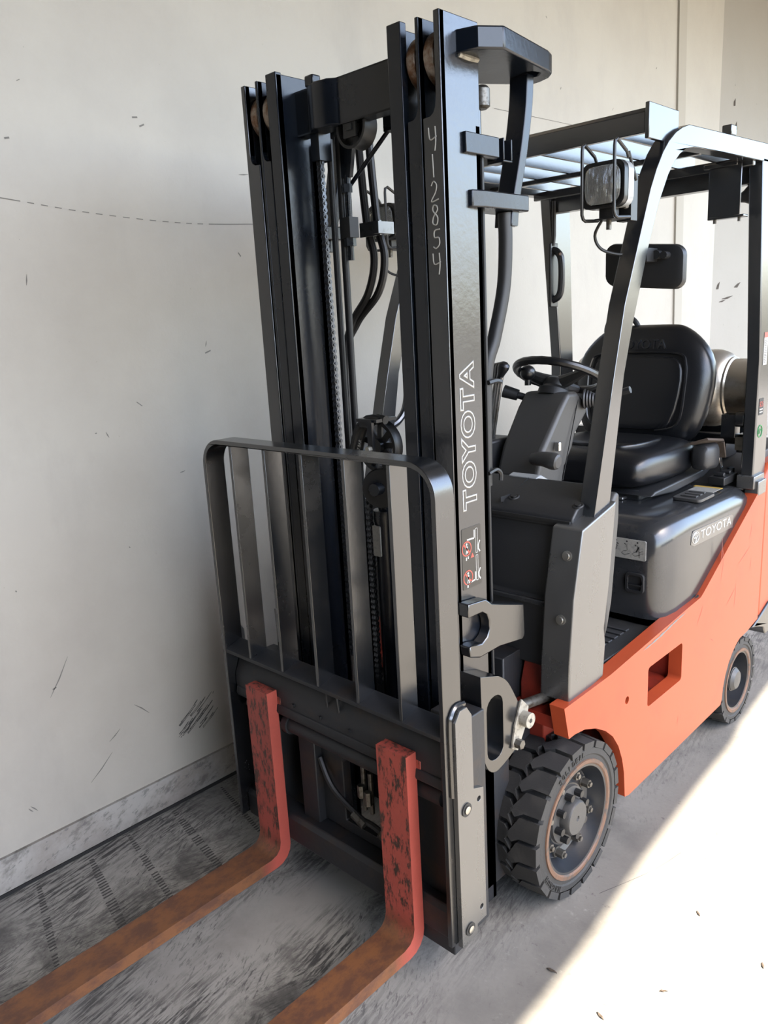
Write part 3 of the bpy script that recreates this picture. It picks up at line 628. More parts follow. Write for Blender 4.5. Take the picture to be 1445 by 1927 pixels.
# --- wheels
def wheel(cx, cy, cz, R, rb, x_in, s, nl, name, lug_d, big):
    """cx = outer face x, x_in = inner face x (both positive), s = side"""
    R0 = R-lug_d; w = cx-x_in
    mb = MB().lathe([(rb, x_in), (R0-.012, x_in), (R0, x_in+.012), (R0, cx-.012), (R0-.008, cx-.002), (rb+.022, cx-.001), (rb+.018, cx-.005), (rb+.004, cx-.004), (rb, cx-.008)], (0, cy, cz), (1, 0, 0), 64, False)
    for k in range(nl):
        for row in (0, 1):
            a0 = 2*PI*(k+.5*row)/nl; da = 2*PI/nl
            if row == 0: poly = [(cx, .07), (cx, .88), (cx-.34*w, .92), (cx-.50*w, 1.16), (cx-.62*w, .92), (cx-.52*w, .58), (cx-.40*w, .12)]
            else: poly = [(x_in, .07), (x_in, .88), (x_in+.36*w, .86), (x_in+.48*w, 1.04), (x_in+.36*w, .66), (x_in+.44*w, .36), (x_in+.32*w, .08)]
            top = []; bot = []
            for (x, t_) in poly:
                a = a0+t_*da
                edge = abs(x-cx) < 1e-6 or abs(x-x_in) < 1e-6
                rt = R-.004 if edge else R
                top.append((x, cy+rt*math.cos(a), cz+rt*math.sin(a))); rr = R0-.006 if edge else R0-.004
                bot.append((x-(.0005 if edge and x == cx else 0), cy+rr*math.cos(a), cz+rr*math.sin(a)))
            n = len(poly)
            mb.add(top+bot, [tuple(range(n))]+[(i, (i+1) % n, (i+1) % n+n, i+n) for i in range(n)])
    if s < 0: mb.v = [(-x, y, z) for x, y, z in mb.v]
    def fl(m_):
        if s < 0: m_.v = [(-x, y, z) for x, y, z in m_.v]
        return m_
    ty = part('tyre' , mb, 'tyre', F, smooth=30)
    part('tyre_band', fl(MB().lathe([(rb+.008, cx-.007), (rb+.006, cx-.0005), (rb-.004, cx-.0005), (rb-.008, cx-.004), (rb-.008, cx-.02)], (0, cy, cz), (1, 0, 0), 64, False)), 'rust_ring', ty, 'rusty steel band')
    if big:
        rm_ = part('wheel_rim', fl(MB().lathe([(rb-.007, cx-.004), (rb-.014, cx-.005), (rb-.020, cx-.022), (rb-.035, cx-.052), (rb-.05, cx-.060), (.095, cx-.052), (.088, cx-.044), (.05, cx-.044)], (0, cy, cz), (1, 0, 0), 48, False)), 'rim', F)
        hb = part('wheel_hub', fl(MB().lathe([(.085, cx-.05), (.082, cx-.036), (.052, cx-.034), (.050, cx-.012), (.046, cx-.006), (.008, cx-.006), (.006, cx-.010)], (0, cy, cz), (1, 0, 0), 40)), 'plastic_grey', rm_, 'grey hub cap')
        for k in range(8):
            a = 2*PI*k/8+.2; part('hub_bolt', fl(MB().cyl((cx-.036, cy+.066*math.cos(a), cz+.066*math.sin(a)), (cx-.014, cy+.066*math.cos(a), cz+.066*math.sin(a)), .0105, n=10)), 'bolt_dark', rm_)
        for k in range(8):
            a = 2*PI*k/8+.45; q = (cy+.112*math.cos(a), cz+.112*math.sin(a))
            part('wheel_nut', fl(MB().cyl((cx-.056, *q), (cx-.050, *q), .016, n=14).cyl((cx-.050, *q), (cx-.028, *q), .0125, n=6).cyl((cx-.028, *q), (cx-.022, *q), .007, n=10)), 'bolt', rm_)
    else:
        rm_ = part('wheel_rim', fl(MB().lathe([(rb-.005, cx-.004), (rb-.012, cx-.006), (rb-.016, cx-.03), (rb-.03, cx-.075), (.062, cx-.085), (.060, cx-.06), (.05, cx-.055), (.048, cx-.02), (.03, cx-.012), (.003, cx-.010)], (0, cy, cz), (1, 0, 0), 48, False)), 'rim', F)
        part('wheel_hub', fl(MB().lathe([(.046, cx-.03), (.045, cx-.016), (.034, cx-.004), (.003, cx-.001)], (0, cy, cz), (1, 0, 0), 32)), 'plastic_grey', rm_, 'domed grey hub cap')
    return ty
def arc_text(body, rad, a_mid, da, h, x, cy, cz, par, mat, flip=1):
    n = len(body)
    for i, ch in enumerate(body):
        if ch == ' ': continue
        a = a_mid-(i-(n-1)/2)*da          # clockwise seen from +x is decreasing angle when y runs right
        u = Vector((0, math.sin(a), -math.cos(a))); v = Vector((0, math.cos(a), math.sin(a)))
        o = Vector((x, cy, cz))+v*(rad-h/2)-u*(h*.36)
        text(ch, h*.72 if ch != 'I' else h*.2, h, o, u, v, mat, par, depth=.0008)
RW, CXW = .2265, .4486
tyR = None
for s in (1, -1):
    ty = wheel(CXW, 0, RW, RW, .164, .30, s, 21, 'front', .017, True)
    if s > 0: tyR = ty
    wheel(.436, 1.2145, .1745, .1745, .121, .31, s, 19, 'rear', .013, False)
arc_text('SOLIDEAL', .192, math.radians(103), math.radians(5.2), .015, CXW+.0003, 0, RW, tyR, 'ink')
arc_text('MAGNUM', .192, math.radians(222), math.radians(5.6), .015, CXW+.0003, 0, RW, tyR, 'ink')
# --- orange side frames
side = [(-.085, .600), (.16, .603), (.655, .642), (.775, .650), (.80, .662), (1.265, .912), (1.295, .930), (1.342, .945), (1.342, .392)]+[(1.29, .385), (1.235, .376), (1.16, .372)]+arc(1.2145, .1745, .205, 102, 178, 6)[1:]+[(1.0, .163), (.288, .156), (.262, .163)]+[(.253, .25), (.240, .30), (.215, .355), (.180, .402), (.135, .440), (.08, .472), (.02, .495), (-.03, .503), (-.062, .503)]
hole1 = rrect(.397, .641, .404, .535, .012, 3)
rear = [(1.346, .945), (1.40, 1.00), (1.60, 1.02), (1.72, .98), (1.74, .5), (1.70, .30), (1.45, .30), (1.346, .395)]
for s in (1, -1):
    sp_ = part('side_frame', MB().prism(side, 'x', s*.405, s*.450, holes=[hole1, circ(.263, .483, .012, 14)]), 'orange', F, bev=.010, seg=3)
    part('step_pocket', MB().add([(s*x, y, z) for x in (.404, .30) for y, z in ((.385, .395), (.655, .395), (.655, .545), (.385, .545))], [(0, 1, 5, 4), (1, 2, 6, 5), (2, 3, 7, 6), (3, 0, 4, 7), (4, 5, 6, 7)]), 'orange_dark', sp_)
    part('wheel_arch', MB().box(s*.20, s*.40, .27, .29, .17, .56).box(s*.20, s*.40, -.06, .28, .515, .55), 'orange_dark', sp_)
    part('sill_scuff', MB().strip(sm([(s*.4505, .36, .606), (s*.4508, .46, .613), (s*.4508, .58, .628), (s*.4506, .66, .634)], 5), [.001, .003, .007, .003, .009, .004, .010, .004, .009, .005, .008, .003, .006, .004, .002, .001], (1, 0, 0)), 'scuff_soft', sp_)
mb = MB()
for (y, z, L_, a) in ((.93, .70, .12, 1.5), (.94, .66, .10, 1.35), (.95, .72, .08, 1.7), (1.0, .55, .10, .5), (1.08, .52, .09, 1.5), (1.2, .75, .06, 1.3), (1.1, .68, .12, .35), (.75, .56, .07, .9), (.9, .45, .04, 2.6), (.62, .25, .03, 1.4), (1.22, .62, .05, 1.4)):
    mb.strip([(.4503, y, z), (.4503, y+L_*math.cos(a)*.5+.004, z+L_*math.sin(a)*.5), (.4503, y+L_*math.cos(a), z+L_*math.sin(a))], [.0005, .0035, .0005], (1, 0, 0))
mb = [mb][0]
flat('paint_scratch', mb, 'orange_dark', F)
# inner orange frame near the tilt cylinder, axle and under-body
part('chassis', MB().box(-.30, .30, -.10, 1.25, .16, .50), 'carriage_black', F, bev=.004)
for s in (1, -1):
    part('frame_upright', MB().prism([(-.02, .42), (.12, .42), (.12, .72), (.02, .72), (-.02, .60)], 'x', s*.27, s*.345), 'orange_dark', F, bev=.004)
part('front_axle', MB().cyl((-.31, 0, RW), (.31, 0, RW), .07, n=20), 'carriage_black', F)
part('valve_box', MB().prism([(-.09, .45), (.16, .45), (.16, .66), (.10, .69), (-.09, .69)], 'x', .10, .262), 'carriage_black', F, bev=.004)
# --- counterweight and rear fender
part('counterweight', MB().prism(rear, 'x', -.447, .447), 'orange', F, bev=.02, seg=3)
part('counterweight_top', MB().box(-.40, .42, 1.42, 1.70, 1.0, 1.10), 'label_white', F, bev=.02) if False else None
part('rear_fender', MB().prism([(1.28, .375), (1.34, .392), (1.45, .43), (1.60, .43), (1.60, .30), (1.43, .30), (1.40, .34), (1.34, .36)], 'x', .30, .455), 'hood_grey', F, bev=.008)
# --- floor plate with ribbed mat
fp = part('floor_plate', MB().box(-.405, .405, .0, .56, .57, .598), 'plastic_dark', F, bev=.002)
part('floor_mat', MB().box(-.36, .395, .06, .545, .598, .606), 'mat_rubber', fp, bev=.003)
for k in range(9):
    part('mat_rib', MB().box(-.30, .345, .16+k*.037, .183+k*.037, .606, .612), 'mat_rubber', fp, bev=.0015)
# --- cowl: front panel, dash top, pillar covers
cw = part('cowl_panel', MB().prism([(-.01, .66), (.0, .84), (.015, .85), (.03, 1.0), (.05, 1.035), (.05, 1.06), (.12, 1.06), (.10, .66)], 'x', -.40, .40), 'plastic_dark', F, bev=.005)
part('cowl_trim', MB().box(-.40, .40, -.012, .0, .835, .85), 'hood_grey', cw, bev=.003)
dash = part('dash_top', MB().prism([(.045, 1.045), (.045, 1.072), (.07, 1.095), (.20, 1.135), (.235, 1.12), (.25, 1.03), (.10, 1.02)], 'x', -.395, .395), 'plastic_dark', F, bev=.006, seg=3)
part('dash_seam', MB().box(.163, .1645, .05, .22, 1.09, 1.105).bar((.163, .06, 1.087), (.163, .205, 1.136), .0015, .006), 'ink', dash)
part('dash_screw_cup', MB().lathe([(.016, 0), (.014, .003), (.008, .001), (.008, .006), (.001, .006)], (.185, .085, 1.100), (0, -.3, 1), 16), 'ink', dash)
part('dash_screw_cup', MB().lathe([(.016, 0), (.014, .003), (.008, .001), (.008, .006), (.001, .006)], (.388, .085, 1.100), (0, -.3, 1), 16), 'ink', dash)
part('dash_groove', MB().box(-.39, .39, .038, .05, 1.058, 1.066), 'ink', dash)
part('pedal_cover', MB().prism([(.19, 1.135), (.215, 1.142), (.30, 1.10), (.29, 1.085), (.2, 1.12)], 'x', .09, .19), 'lamp_white', dash, bev=.004)
for s in (1, -1):
    cv = part('pillar_cover', MB().prism([(.020, 1.055), (-.022, .878), (-.040, .700), (-.046, .595), (-.02, .585), (.137, .605), (.148, .70), (.140, .75), (.165, .868), (.196, 1.098), (.180, 1.092)], 'x', s*.350, s*.440), 'cover_grey', F, bev=.005, seg=3)
    for (y, z) in ((.003, .985), (-.028, .818)):
        part('cover_bolt', MB().lathe([(.014, 0), (.014, .003), (.009, .004), (.009, .009), (.003, .0095)], (s*.405, y, z), (0, -1, .15), 14), 'bolt_bright', cv, 'zinc flange bolt')
    part('cover_inner', MB().prism([(.17, .70), (.16, .90), (.19, 1.09), (.215, 1.118), (.235, 1.11), (.235, 1.05), (.20, .80)], 'x', s*.36, s*.43), 'plastic_grey', F, bev=.010, seg=3)
# --- steering column and wheel
colr = [(.36, 1.085), (.40, 1.18), (.50, 1.30), (.545, 1.345), (.60, 1.342), (.66, 1.30), (.665, 1.27), (.60, 1.20), (.585, 1.16), (.545, 1.10), (.52, 1.00), (.42, 1.00)]
cl = part('steering_column', MB().loft([[(sx*(w_ if True else 0), y, z) for (y, z), w_ in zip(colr, (.080, .078, .085, .085, .085, .088, .088, .08, .08, .074, .07, .078))] for sx in (-1, 1)]), 'plastic_grey', F, bev=.014, seg=3, smooth=50)
part('column_collar', MB().lathe([(.055, -.02), (.052, .005), (.040, .016), (.030, .030)], (0, .592, 1.340), (0, .42, .9), 24), 'plastic_dark', cl)
part('column_seam', MB().bar((.0858, .60, 1.315), (.083, .51, 1.06), .0015, .003, (1, 0, 0)), 'ink', cl)
SA = Vector((0, .42, .907)).normalized(); SB = Vector((1, 0, 0)); SCc = SA.cross(SB)
swc = Vector((0, .622, 1.392))
pts = [swc+.144*(math.cos(a)*SB+math.sin(a)*SCc) for a in [2*PI*i/48 for i in range(48)]]
sw = part('steering_wheel', MB().tube(pts, [.0135+.0008*(i % 2) for i in range(48)], 10, True), 'vinyl', F)
for a in (-.35, PI+.35, PI/2):
    d = math.cos(a)*SB+math.sin(a)*SCc
    part('wheel_spoke', MB().tube([swc-SA*.03, swc-SA*.022+d*.05, swc+d*.138], [.026, .022, .012], 10), 'plastic_dark', sw)
part('wheel_boss', MB().lathe([(.04, -.055), (.045, -.04), (.042, -.02), (.03, -.012)], swc, SA, 20), 'plastic_dark', sw)
kn = swc+.15*(math.cos(PI-.55)*SB-math.sin(PI-.55)*SCc*-1)
kn = swc+.125*(-.62*SB-.78*SCc)
kn = Vector((-.075, .55, 1.395))
part('spinner_knob', MB().ball(kn+Vector((0, 0, .012)), .026).cyl(kn-Vector((0, 0, .03)), kn, .011), 'vinyl', sw)
st = part('gear_stalk', MB().cyl((-.075, .575, 1.315), (-.135, .55, 1.335), .012).cyl((-.120, .556, 1.330), (-.165, .537, 1.345), .019, .022, 14), 'plastic_dark', cl)
bl = MB()
for i in range(5): bl.lathe([(.030-.003*i, 0), (.034-.0035*i, .004), (.030-.003*i, .008)], (.088+.008*i, .635+.004*i, 1.315-.001*i), (1, .35, 0), 18)
part('stalk_bellows', bl, 'plastic_dark', cl)
part('turn_stalk', MB().tube([(.12, .65, 1.315), (.17, .66, 1.325), (.235, .67, 1.345)], [.009, .010, .012], 8), 'plastic_dark', cl)
part('brake_handle', MB().tube(sm([(.07, .36, 1.155), (.11, .35, 1.16), (.145, .345, 1.158), (.17, .345, 1.155)], 4), [.020, .021, .022, .023, .023, .024, .025, .026, .027, .027, .026, .024, .018], 12), 'plastic_grey', cl)
part('ignition_key', MB().box(.085, .10, .46, .475, 1.165, 1.195), 'chrome', cl, bev=.002)
for k, (x, y, z) in enumerate(((-.075, .40, 1.425), (-.115, .44, 1.42), (-.155, .48, 1.415))):
    lv = part('hydraulic_lever', MB().cyl((x-.06, y+.03, 1.20), (x, y, z-.02), .006), 'steel', F)
    part('lever_knob', MB().lathe([(.010, -.03), (.013, -.01), (.019, .012), (.018, .024), (.010, .030)], (x+.002, y, z), (.5, -.15, .85), 14), 'vinyl', lv)
part('lever_console', MB().box(-.27, -.10, .36, .50, 1.03, 1.20), 'plastic_dark', F, bev=.01)
# --- engine hood and seat
def hood_ring(y, zt, zb, hw, r=.075):
    pts = [(-hw, zb)]+[(-hw+r-r*math.cos(t), zt-r+r*math.sin(t)) for t in [i*PI/2/6 for i in range(7)]]+[(hw-r+r*math.sin(t), zt-r+r*math.cos(t)) for t in [i*PI/2/6 for i in range(7)]]+[(hw, zb)]
    return [(x, y, z) for x, z in pts]
rg = []
for (y, zt, zb, hw) in ((.535, .86, .63, .36), (.538, .895, .63, .375), (.552, .925, .628, .398), (.580, .943, .63, .417), (.63, .950, .632, .428), (.72, .952, .638, .431), (.80, .950, .650, .432), (.85, .949, .672, .432), (1.00, .946, .756, .432), (1.15, .942, .842, .432), (1.20, .940, .868, .432), (1.235, .935, .880, .431)):
    rg.append(hood_ring(y, zt, zb, hw))
hd = part('engine_hood', MB().loft(rg), 'hood_grey', F, smooth=40)
part('hood_seal', MB().tube([(.436, .60, .630), (.437, .74, .640), (.437, .80, .652), (.437, .86, .680), (.437, 1.15, .843), (.437, 1.25, .896)], .006, 6), 'ink', hd)
pln = part('seat_diagram_plate', MB().prism(rrect(.215, .368, .824, .889, .004), 'y', .531, .5345), 'label_white', hd, 'silver instruction plate with seat drawings')
mb = MB(); Y1 = .5305
def ys(pts, w): mb.strip([(x, Y1, z) for x, z in pts], w, (0, -1, 0))
ys([(.256, .872), (.272, .862), (.264, .846), (.250, .852), (.256, .872)], .002); ys([(.252, .866), (.268, .85)], .005); ys([(.27, .872), (.276, .868)], .003)
for x0 in (.292, .328):
    ys([(x0+.012, .872), (x0+.014, .852), (x0+.002, .848), (x0-.006, .842), (x0+.004, .836), (x0+.022, .842)], .0014); ys([(x0+.004, .874), (x0+.008, .870)], .003)
ys([(.345, .868), (.347, .832)], .002); ys([(.336, .850), (.345, .868)], .004); ys([(.347, .85), (.358, .856), (.360, .848), (.348, .846)], .0014)
for x0 in (.268, .304, .340): mb.add([(x0+.003*math.cos(a), Y1, .881+.003*math.sin(a)) for a in [i*PI/4 for i in range(8)]], [tuple(range(8))])
flat('plate_print', mb, 'ink', hd)
part('hood_latch', MB().prism(rrect(.303, .365, .715, .780, .012), 'y', .526, .537, holes=[rrect(.311, .357, .724, .772, .008)]).prism(rrect(.311, .357, .724, .772, .008), 'y', .534, .537).box(.313, .355, .528, .534, .737, .742), 'plastic_dark', hd, bev=.002)
XH = .4325
bd = part('hood_badge', MB().prism([(.72, .842), (.745, .832), (1.075, .822), (1.08, .862), (1.06, .872), (.735, .886), (.72, .872)], 'x', XH-.001, XH), 'cover_grey', hd, bev=.0004)
lg = MB()
def ell(cy_, cz_, a, b_, w): lg.tube([(XH+.0006, cy_+a*math.cos(t), cz_+b_*math.sin(t)) for t in [2*PI*i/28 for i in range(28)]], w, 5, True)
ell(.752, .860, .026, .0185, .0018); ell(.752, .866, .017, .007, .0016); ell(.752, .860, .006, .018, .0016)
part('badge_emblem', lg, 'white_paint', hd)
text('TOYOTA', .265, .030, (XH+.0002, .792, .845), (0, 1, -.03), (0, .0, 1), 'white_paint', hd)
part('hood_vent', MB().prism(rrect(.30, .40, .86, .99, .015), 'z', .950, .960).box(.32, .375, .885, .905, .96, .965).box(.32, .375, .92, .94, .96, .965).box(.32, .375, .953, .968, .96, .965), 'plastic_grey', hd, bev=.003)
part('hood_label', MB().box(.285, .375, 1.02, 1.10, .949, .9505), 'label_white', hd)
part('hood_label', MB().box(.275, .375, 1.10, 1.12, .9485, .9502), 'yellow_paint', hd)
part('hood_hinge', MB().box(.30, .36, 1.17, 1.30, .945, .975).cyl((.31, 1.20, .98), (.35, 1.20, .98), .010).cyl((.31, 1.26, .98), (.35, 1.26, .98), .010), 'bolt_dark', hd, bev=.003)
part('hood_hinge', MB().cyl((.33, 1.31, .96), (.33, 1.31, .99), .014, n=8).cyl((.37, 1.34, .96), (.37, 1.34, .99), .014, n=8), 'bolt_dark', hd)
# seat
def sring(c, ax1, ax2, hw, hh, p=4., n=24):
    out = []
    for i in range(n):
        t_ = 2*PI*i/n; cc = math.cos(t_); ss = math.sin(t_)
        out.append(Vector(c)+Vector(ax1)*hw*math.copysign(abs(cc)**(2/p), cc)+Vector(ax2)*hh*math.copysign(abs(ss)**(2/p), ss))
    return out
cu = MB(); rings = []
for (y, z, hw, hh) in ((.735, 1.052, .20, .020), (.742, 1.052, .225, .045), (.765, 1.054, .245, .066), (.82, 1.056, .255, .076), (.95, 1.052, .262, .076), (1.10, 1.052, .265, .078), (1.18, 1.055, .255, .070), (1.21, 1.055, .22, .04)):
    rings.append(sring((0, y, z), (1, 0, 0), (0, 0, 1), hw, hh, 3.6))
se = part('seat_cushion', cu.loft(rings), 'vinyl', F, smooth=60, subs=1)
part('cushion_panel', MB().loft([sring((0, y, z), (1, 0, 0), (0, 0, 1), hw, .012, 5) for y, z, hw in ((.80, 1.124, .13), (.83, 1.128, .17), (1.05, 1.124, .185), (1.10, 1.122, .15))]), 'vinyl', se, smooth=60, subs=1)
bk = MB(); rings = []
BA = Vector((0, .17, .985)).normalized()
for (t_, hw, hh) in ((.0, .17, .03), (.01, .21, .055), (.05, .245, .068), (.16, .278, .074), (.28, .285, .074), (.345, .262, .070), (.39, .225, .064), (.425, .185, .054), (.447, .145, .036), (.452, .12, .014)):
    rings.append(sring(Vector((0, 1.205, 1.085))+BA*t_, (1, 0, 0), (0, .985, -.17), hw, hh, 3.2))
sb = part('seat_backrest', bk.loft(rings), 'vinyl', F, smooth=60, subs=1)
part('backrest_panel', MB().loft([sring(Vector((0, 1.140, 1.085))+BA*t_, (1, 0, 0), (0, .985, -.17), hw, .014, 6) for t_, hw in ((.055, .12), (.07, .16), (.2, .185), (.29, .185), (.325, .165), (.335, .13))]), 'vinyl', sb, smooth=60, subs=1)
text('TOYOTA', .19, .034, (-.055, 1.140+.0, 1.085+.362), (1, 0, 0), (0, .17, .985), 'emboss', sb, depth=.006, label='embossed black lettering')
part('backrest_piping', MB().tube(sm([(.1, 1.142, 1.14), (.185, 1.146, 1.17), (.20, 1.165, 1.30), (.195, 1.18, 1.39), (.16, 1.19, 1.425), (0, 1.19, 1.43), (-.16, 1.19, 1.425), (-.195, 1.18, 1.39), (-.2, 1.165, 1.3), (-.185, 1.146, 1.17), (-.1, 1.142, 1.14)], 5), .005, 6), 'vinyl', sb)
part('seat_rail', MB().box(.12, .19, .80, 1.16, .955, .975).box(-.19, -.12, .80, 1.16, .955, .975).box(.14, .17, .76, .80, .952, .962), 'steel', se, bev=.003)
part('seat_skirt', MB().prism([(.77, .972), (.80, .985), (1.18, .995), (1.30, 1.01), (1.32, 1.0), (1.2, .965), (.95, .955)], 'x', .05, .27), 'plastic_dark', se, bev=.006, seg=3)
part('seat_base', MB().box(-.22, .22, .79, 1.22, .945, .985), 'plastic_dark', se, bev=.01)
blt = part('belt_retractor', MB().loft([sring((.30, y, z), (1, 0, 0), (0, 0, 1), hw, hh, 3.5, 16) for y, z, hw, hh in ((1.075, 1.06, .02, .03), (1.085, 1.06, .032, .045), (1.18, 1.055, .034, .05), (1.205, 1.05, .025, .035))]), 'plastic_dark', F, smooth=50)
part('belt_strap', MB().obox((.305, 1.135, 1.112), (.030, .004, .010), (0, .075, -.012), (-.002, 0, .004)).obox((.312, 1.222, 1.072), (.026, 0, 0), (0, .012, -.03), (0, .004, .002)), 'belt', blt, 'brown seat belt webbing', bev=.001)
part('belt_tongue', MB().prism([(1.215, 1.05), (1.235, 1.06), (1.262, .995), (1.245, .987)], 'x', .315, .319, holes=[[(1.236, 1.025), (1.243, 1.028), (1.252, 1.003), (1.246, 1.0)]]), 'chrome', blt, 'chrome belt tongue', bev=.001)
# --- overhead guard
outr = [(.092, 1.06), (.19, 1.43), (.243, 1.612), (.325, 1.796), (.374, 1.904), (.405, 1.955), (.440, 2.000), (.475, 2.032), (.510, 2.055), (.550, 2.072), (.60, 2.086), (.873, 2.094), (1.34, 2.108)]
innr = [(1.34, 2.050), (.823, 2.038), (.63, 2.030), (.585, 2.022), (.545, 2.005), (.510, 1.980), (.475, 1.945), (.422, 1.868), (.371, 1.762), (.289, 1.560), (.246, 1.43), (.172, 1.06)]
legs = []
for s in (1, -1):
    lg_ = part('guard_front_leg', MB().prism(outr+innr, 'x', s*.383, s*.430), 'guard_paint', F, bev=.006, seg=3); legs.append(lg_)
    part('guard_rear_leg', MB().prism([(1.18, 2.06), (1.33, 2.06), (1.38, 1.0), (1.38, .92), (1.255, .92), (1.26, 1.0), (1.262, 1.4)], 'x', s*.383, s*.430), 'guard_paint', F, bev=.005, seg=2)
    part('leg_clamp', MB().box(s*.375, s*.440, 1.245, 1.35, .925, .975).box(s*.40, s*.452, 1.26, 1.34, .90, .955), 'cover_grey', F, bev=.004)
part('guard_front_beam', MB().prism([(.385, 2.045), (.385, 2.096), (.40, 2.108), (.435, 2.108), (.435, 2.098), (.405, 2.095), (.405, 2.045)], 'x', -.43, .404), 'guard_paint', F, bev=.002)
part('guard_side_flange', MB().box(.404, .416, .383, .56, 2.03, 2.118), 'guard_paint', F, bev=.002)
part('guard_rear_beam', MB().box(-.42, .42, 1.20, 1.25, 1.985, 2.06), 'guard_paint', F, bev=.003)
part('guard_rear_beam', MB().box(-.42, .42, 1.12, 1.14, 2.03, 2.06), 'guard_paint', F, bev=.003)
part('guard_cross_tie', MB().box(-.385, .385, .78, .80, 2.035, 2.05), 'guard_paint', F, bev=.002)
for k in range(6):
    x = -.315+k*.126
    part('guard_slat', MB().prism([(x-.006, 2.050), (x-.004, 2.098), (x+.004, 2.098), (x+.004, 2.050)], 'y', .40, 1.20), 'guard_paint', F, bev=.001)
part('guard_tab', MB().box(.40, .43, .90, .94, 2.095, 2.125), 'guard_paint', F, bev=.003)
# far-side grab bar
part('grab_bar', MB().tube(sm([(-.41, .20, 1.245), (-.41, .26, 1.265), (-.41, .30, 1.31), (-.41, .315, 1.40), (-.41, .31, 1.55)], 6), .013, 10), 'guard_paint', F)
gh = part('assist_handle', MB().tube(sm([(-.38, 1.19, 1.845), (-.36, 1.20, 1.835), (-.345, 1.205, 1.80), (-.345, 1.205, 1.70), (-.355, 1.20, 1.66), (-.38, 1.19, 1.645)], 5), .014, 10).box(-.384, -.372, 1.17, 1.225, 1.62, 1.87), 'vinyl', F, bev=.003)
part('handle_screw', MB().cyl((-.345, 1.19, 1.825), (-.338, 1.187, 1.825), .006, n=8), 'rust_ring', gh)
part('wire_sleeve', MB().tube([(-.37, 1.19, 2.03), (-.37, 1.19, 1.9), (-.375, 1.19, 1.86)], .009, 8), 'hose', F)
# work lights on both front legs
def lamp(s):
    cx, cy, cz = s*.385, .235, 1.905
    L_ = part('work_light', MB().loft([[(cx+a, cy+d, cz+b_) for a, b_ in rrect(-w, w, -h, h, r)] for (d, w, h, r) in ((-.032, .050, .046, .020), (-.036, .060, .055, .024), (-.015, .060, .055, .024), (.02, .050, .046, .022), (.038, .030, .028, .014))]), 'lamp_shell', F, smooth=40)
    part('light_rim', MB().loft([[(cx+a, cy+d, cz+b_) for a, b_ in rrect(-w, w, -h, h, r)] for (d, w, h, r) in ((-.016, .0605, .0555, .024), (.014, .0595, .0545, .024))], False), 'lamp_white', L_)
    part('light_reflector', MB().loft([[(cx+a, cy+d, cz+b_) for a, b_ in rrect(-w, w, -h, h, r)] for (d, w, h, r) in ((-.034, .050, .046, .020), (-.015, .035, .03, .018), (-.005, .012, .01, .006))], False), 'reflector', L_)
    ln = MB(); nx = 22
    vs = []; fs = []
    for j in range(7):
        for i in range(nx*2+1):
            u = -1+2*i/(nx*2); v = -1+2*j/6
            q = (abs(u)**4+abs(v)**4)**.25; sc_ = max(abs(u), abs(v))/q if q > 0 else 1
            vs.append((cx+.0495*u*sc_, cy-.037-.006*(1-u*u)*(1-v*v)-(.0016 if i % 2 else 0), cz+.0455*v*sc_))
    W_ = nx*2+1
    fs = [(j*W_+i, j*W_+i+1, (j+1)*W_+i+1, (j+1)*W_+i) for j in range(6) for i in range(W_-1)]
    ln.add(vs, fs); part('light_lens', ln, 'lens', L_, 'ribbed glass lens', smooth=0)
    for dx in (-.042, .046):
        part('light_guard', MB().tube([(cx+dx, cy+.01, cz+.062), (cx+dx, cy-.0, cz+.075), (cx+dx, cy-.050, cz+.098), (cx+dx, cy-.060, cz+.093), (cx+dx, cy-.062, cz+.082), (cx+dx, cy-.062, cz-.068), (cx+dx, cy-.056, cz-.078), (cx+dx, cy-.045, cz-.082), (cx+dx, cy+.02, cz-.078)], .0042, 8), 'lamp_shell', L_)
    part('light_guard_brace', MB().tube([(cx+.046, cy+.01, cz+.075), (cx+.050, cy+.045, cz+.01)], .0042, 8), 'lamp_shell', L_)
    part('light_bracket', MB().box(cx-.025, cx+.03, cy-.03, cy+.05, cz-.082, cz-.078).box(cx-.02, cx+.02, cy-.015, cy+.015, cz-.078, cz-.05).box(cx+.0, cx+.04, cy+.04, cy+.075, cz-.085, cz+.03), 'lamp_shell', L_, bev=.001)
    part('light_bolt', MB().cyl((cx, cy, cz-.105), (cx, cy, cz-.08), .007, n=8).cyl((cx+.035, cy+.02, cz-.0), (cx+.035, cy+.035, cz+.0), .007, n=8).cyl((cx+.030, cy+.02, cz-.05), (cx+.030, cy+.035, cz-.05), .007, n=8), 'bolt', L_)
    part('light_cable', MB().tube(sm([(cx-.02, cy, cz-.08), (cx-.045, cy+.01, cz-.115), (cx-.035, cy+.03, cz-.15), (cx+.005, cy+.07, cz-.165), (cx+.03, cy+.10, cz-.15)], 6), .004, 8), 'hose', L_)
for s in (1, -1): lamp(s)
# rear-view mirror on the near leg
mr = part('mirror', MB().loft([[(.385+a, y+.10*a, 1.712+b_-.10*a) for a, b_ in rrect(-w, w, -h, h, r, 5)] for (y, w, h, r) in ((.428, .095, .046, .02), (.432, .108, .056, .026), (.445, .112, .059, .028), (.452, .110, .058, .027))]), 'mirror_back', F, smooth=40)
part('mirror_bracket', MB().box(.40, .425, .37, .435, 1.72, 1.755).cyl((.43, .41, 1.738), (.43, .435, 1.738), .012, n=10).cyl((.452, .41, 1.735), (.452, .435, 1.735), .010, n=10), 'bolt_dark', mr)
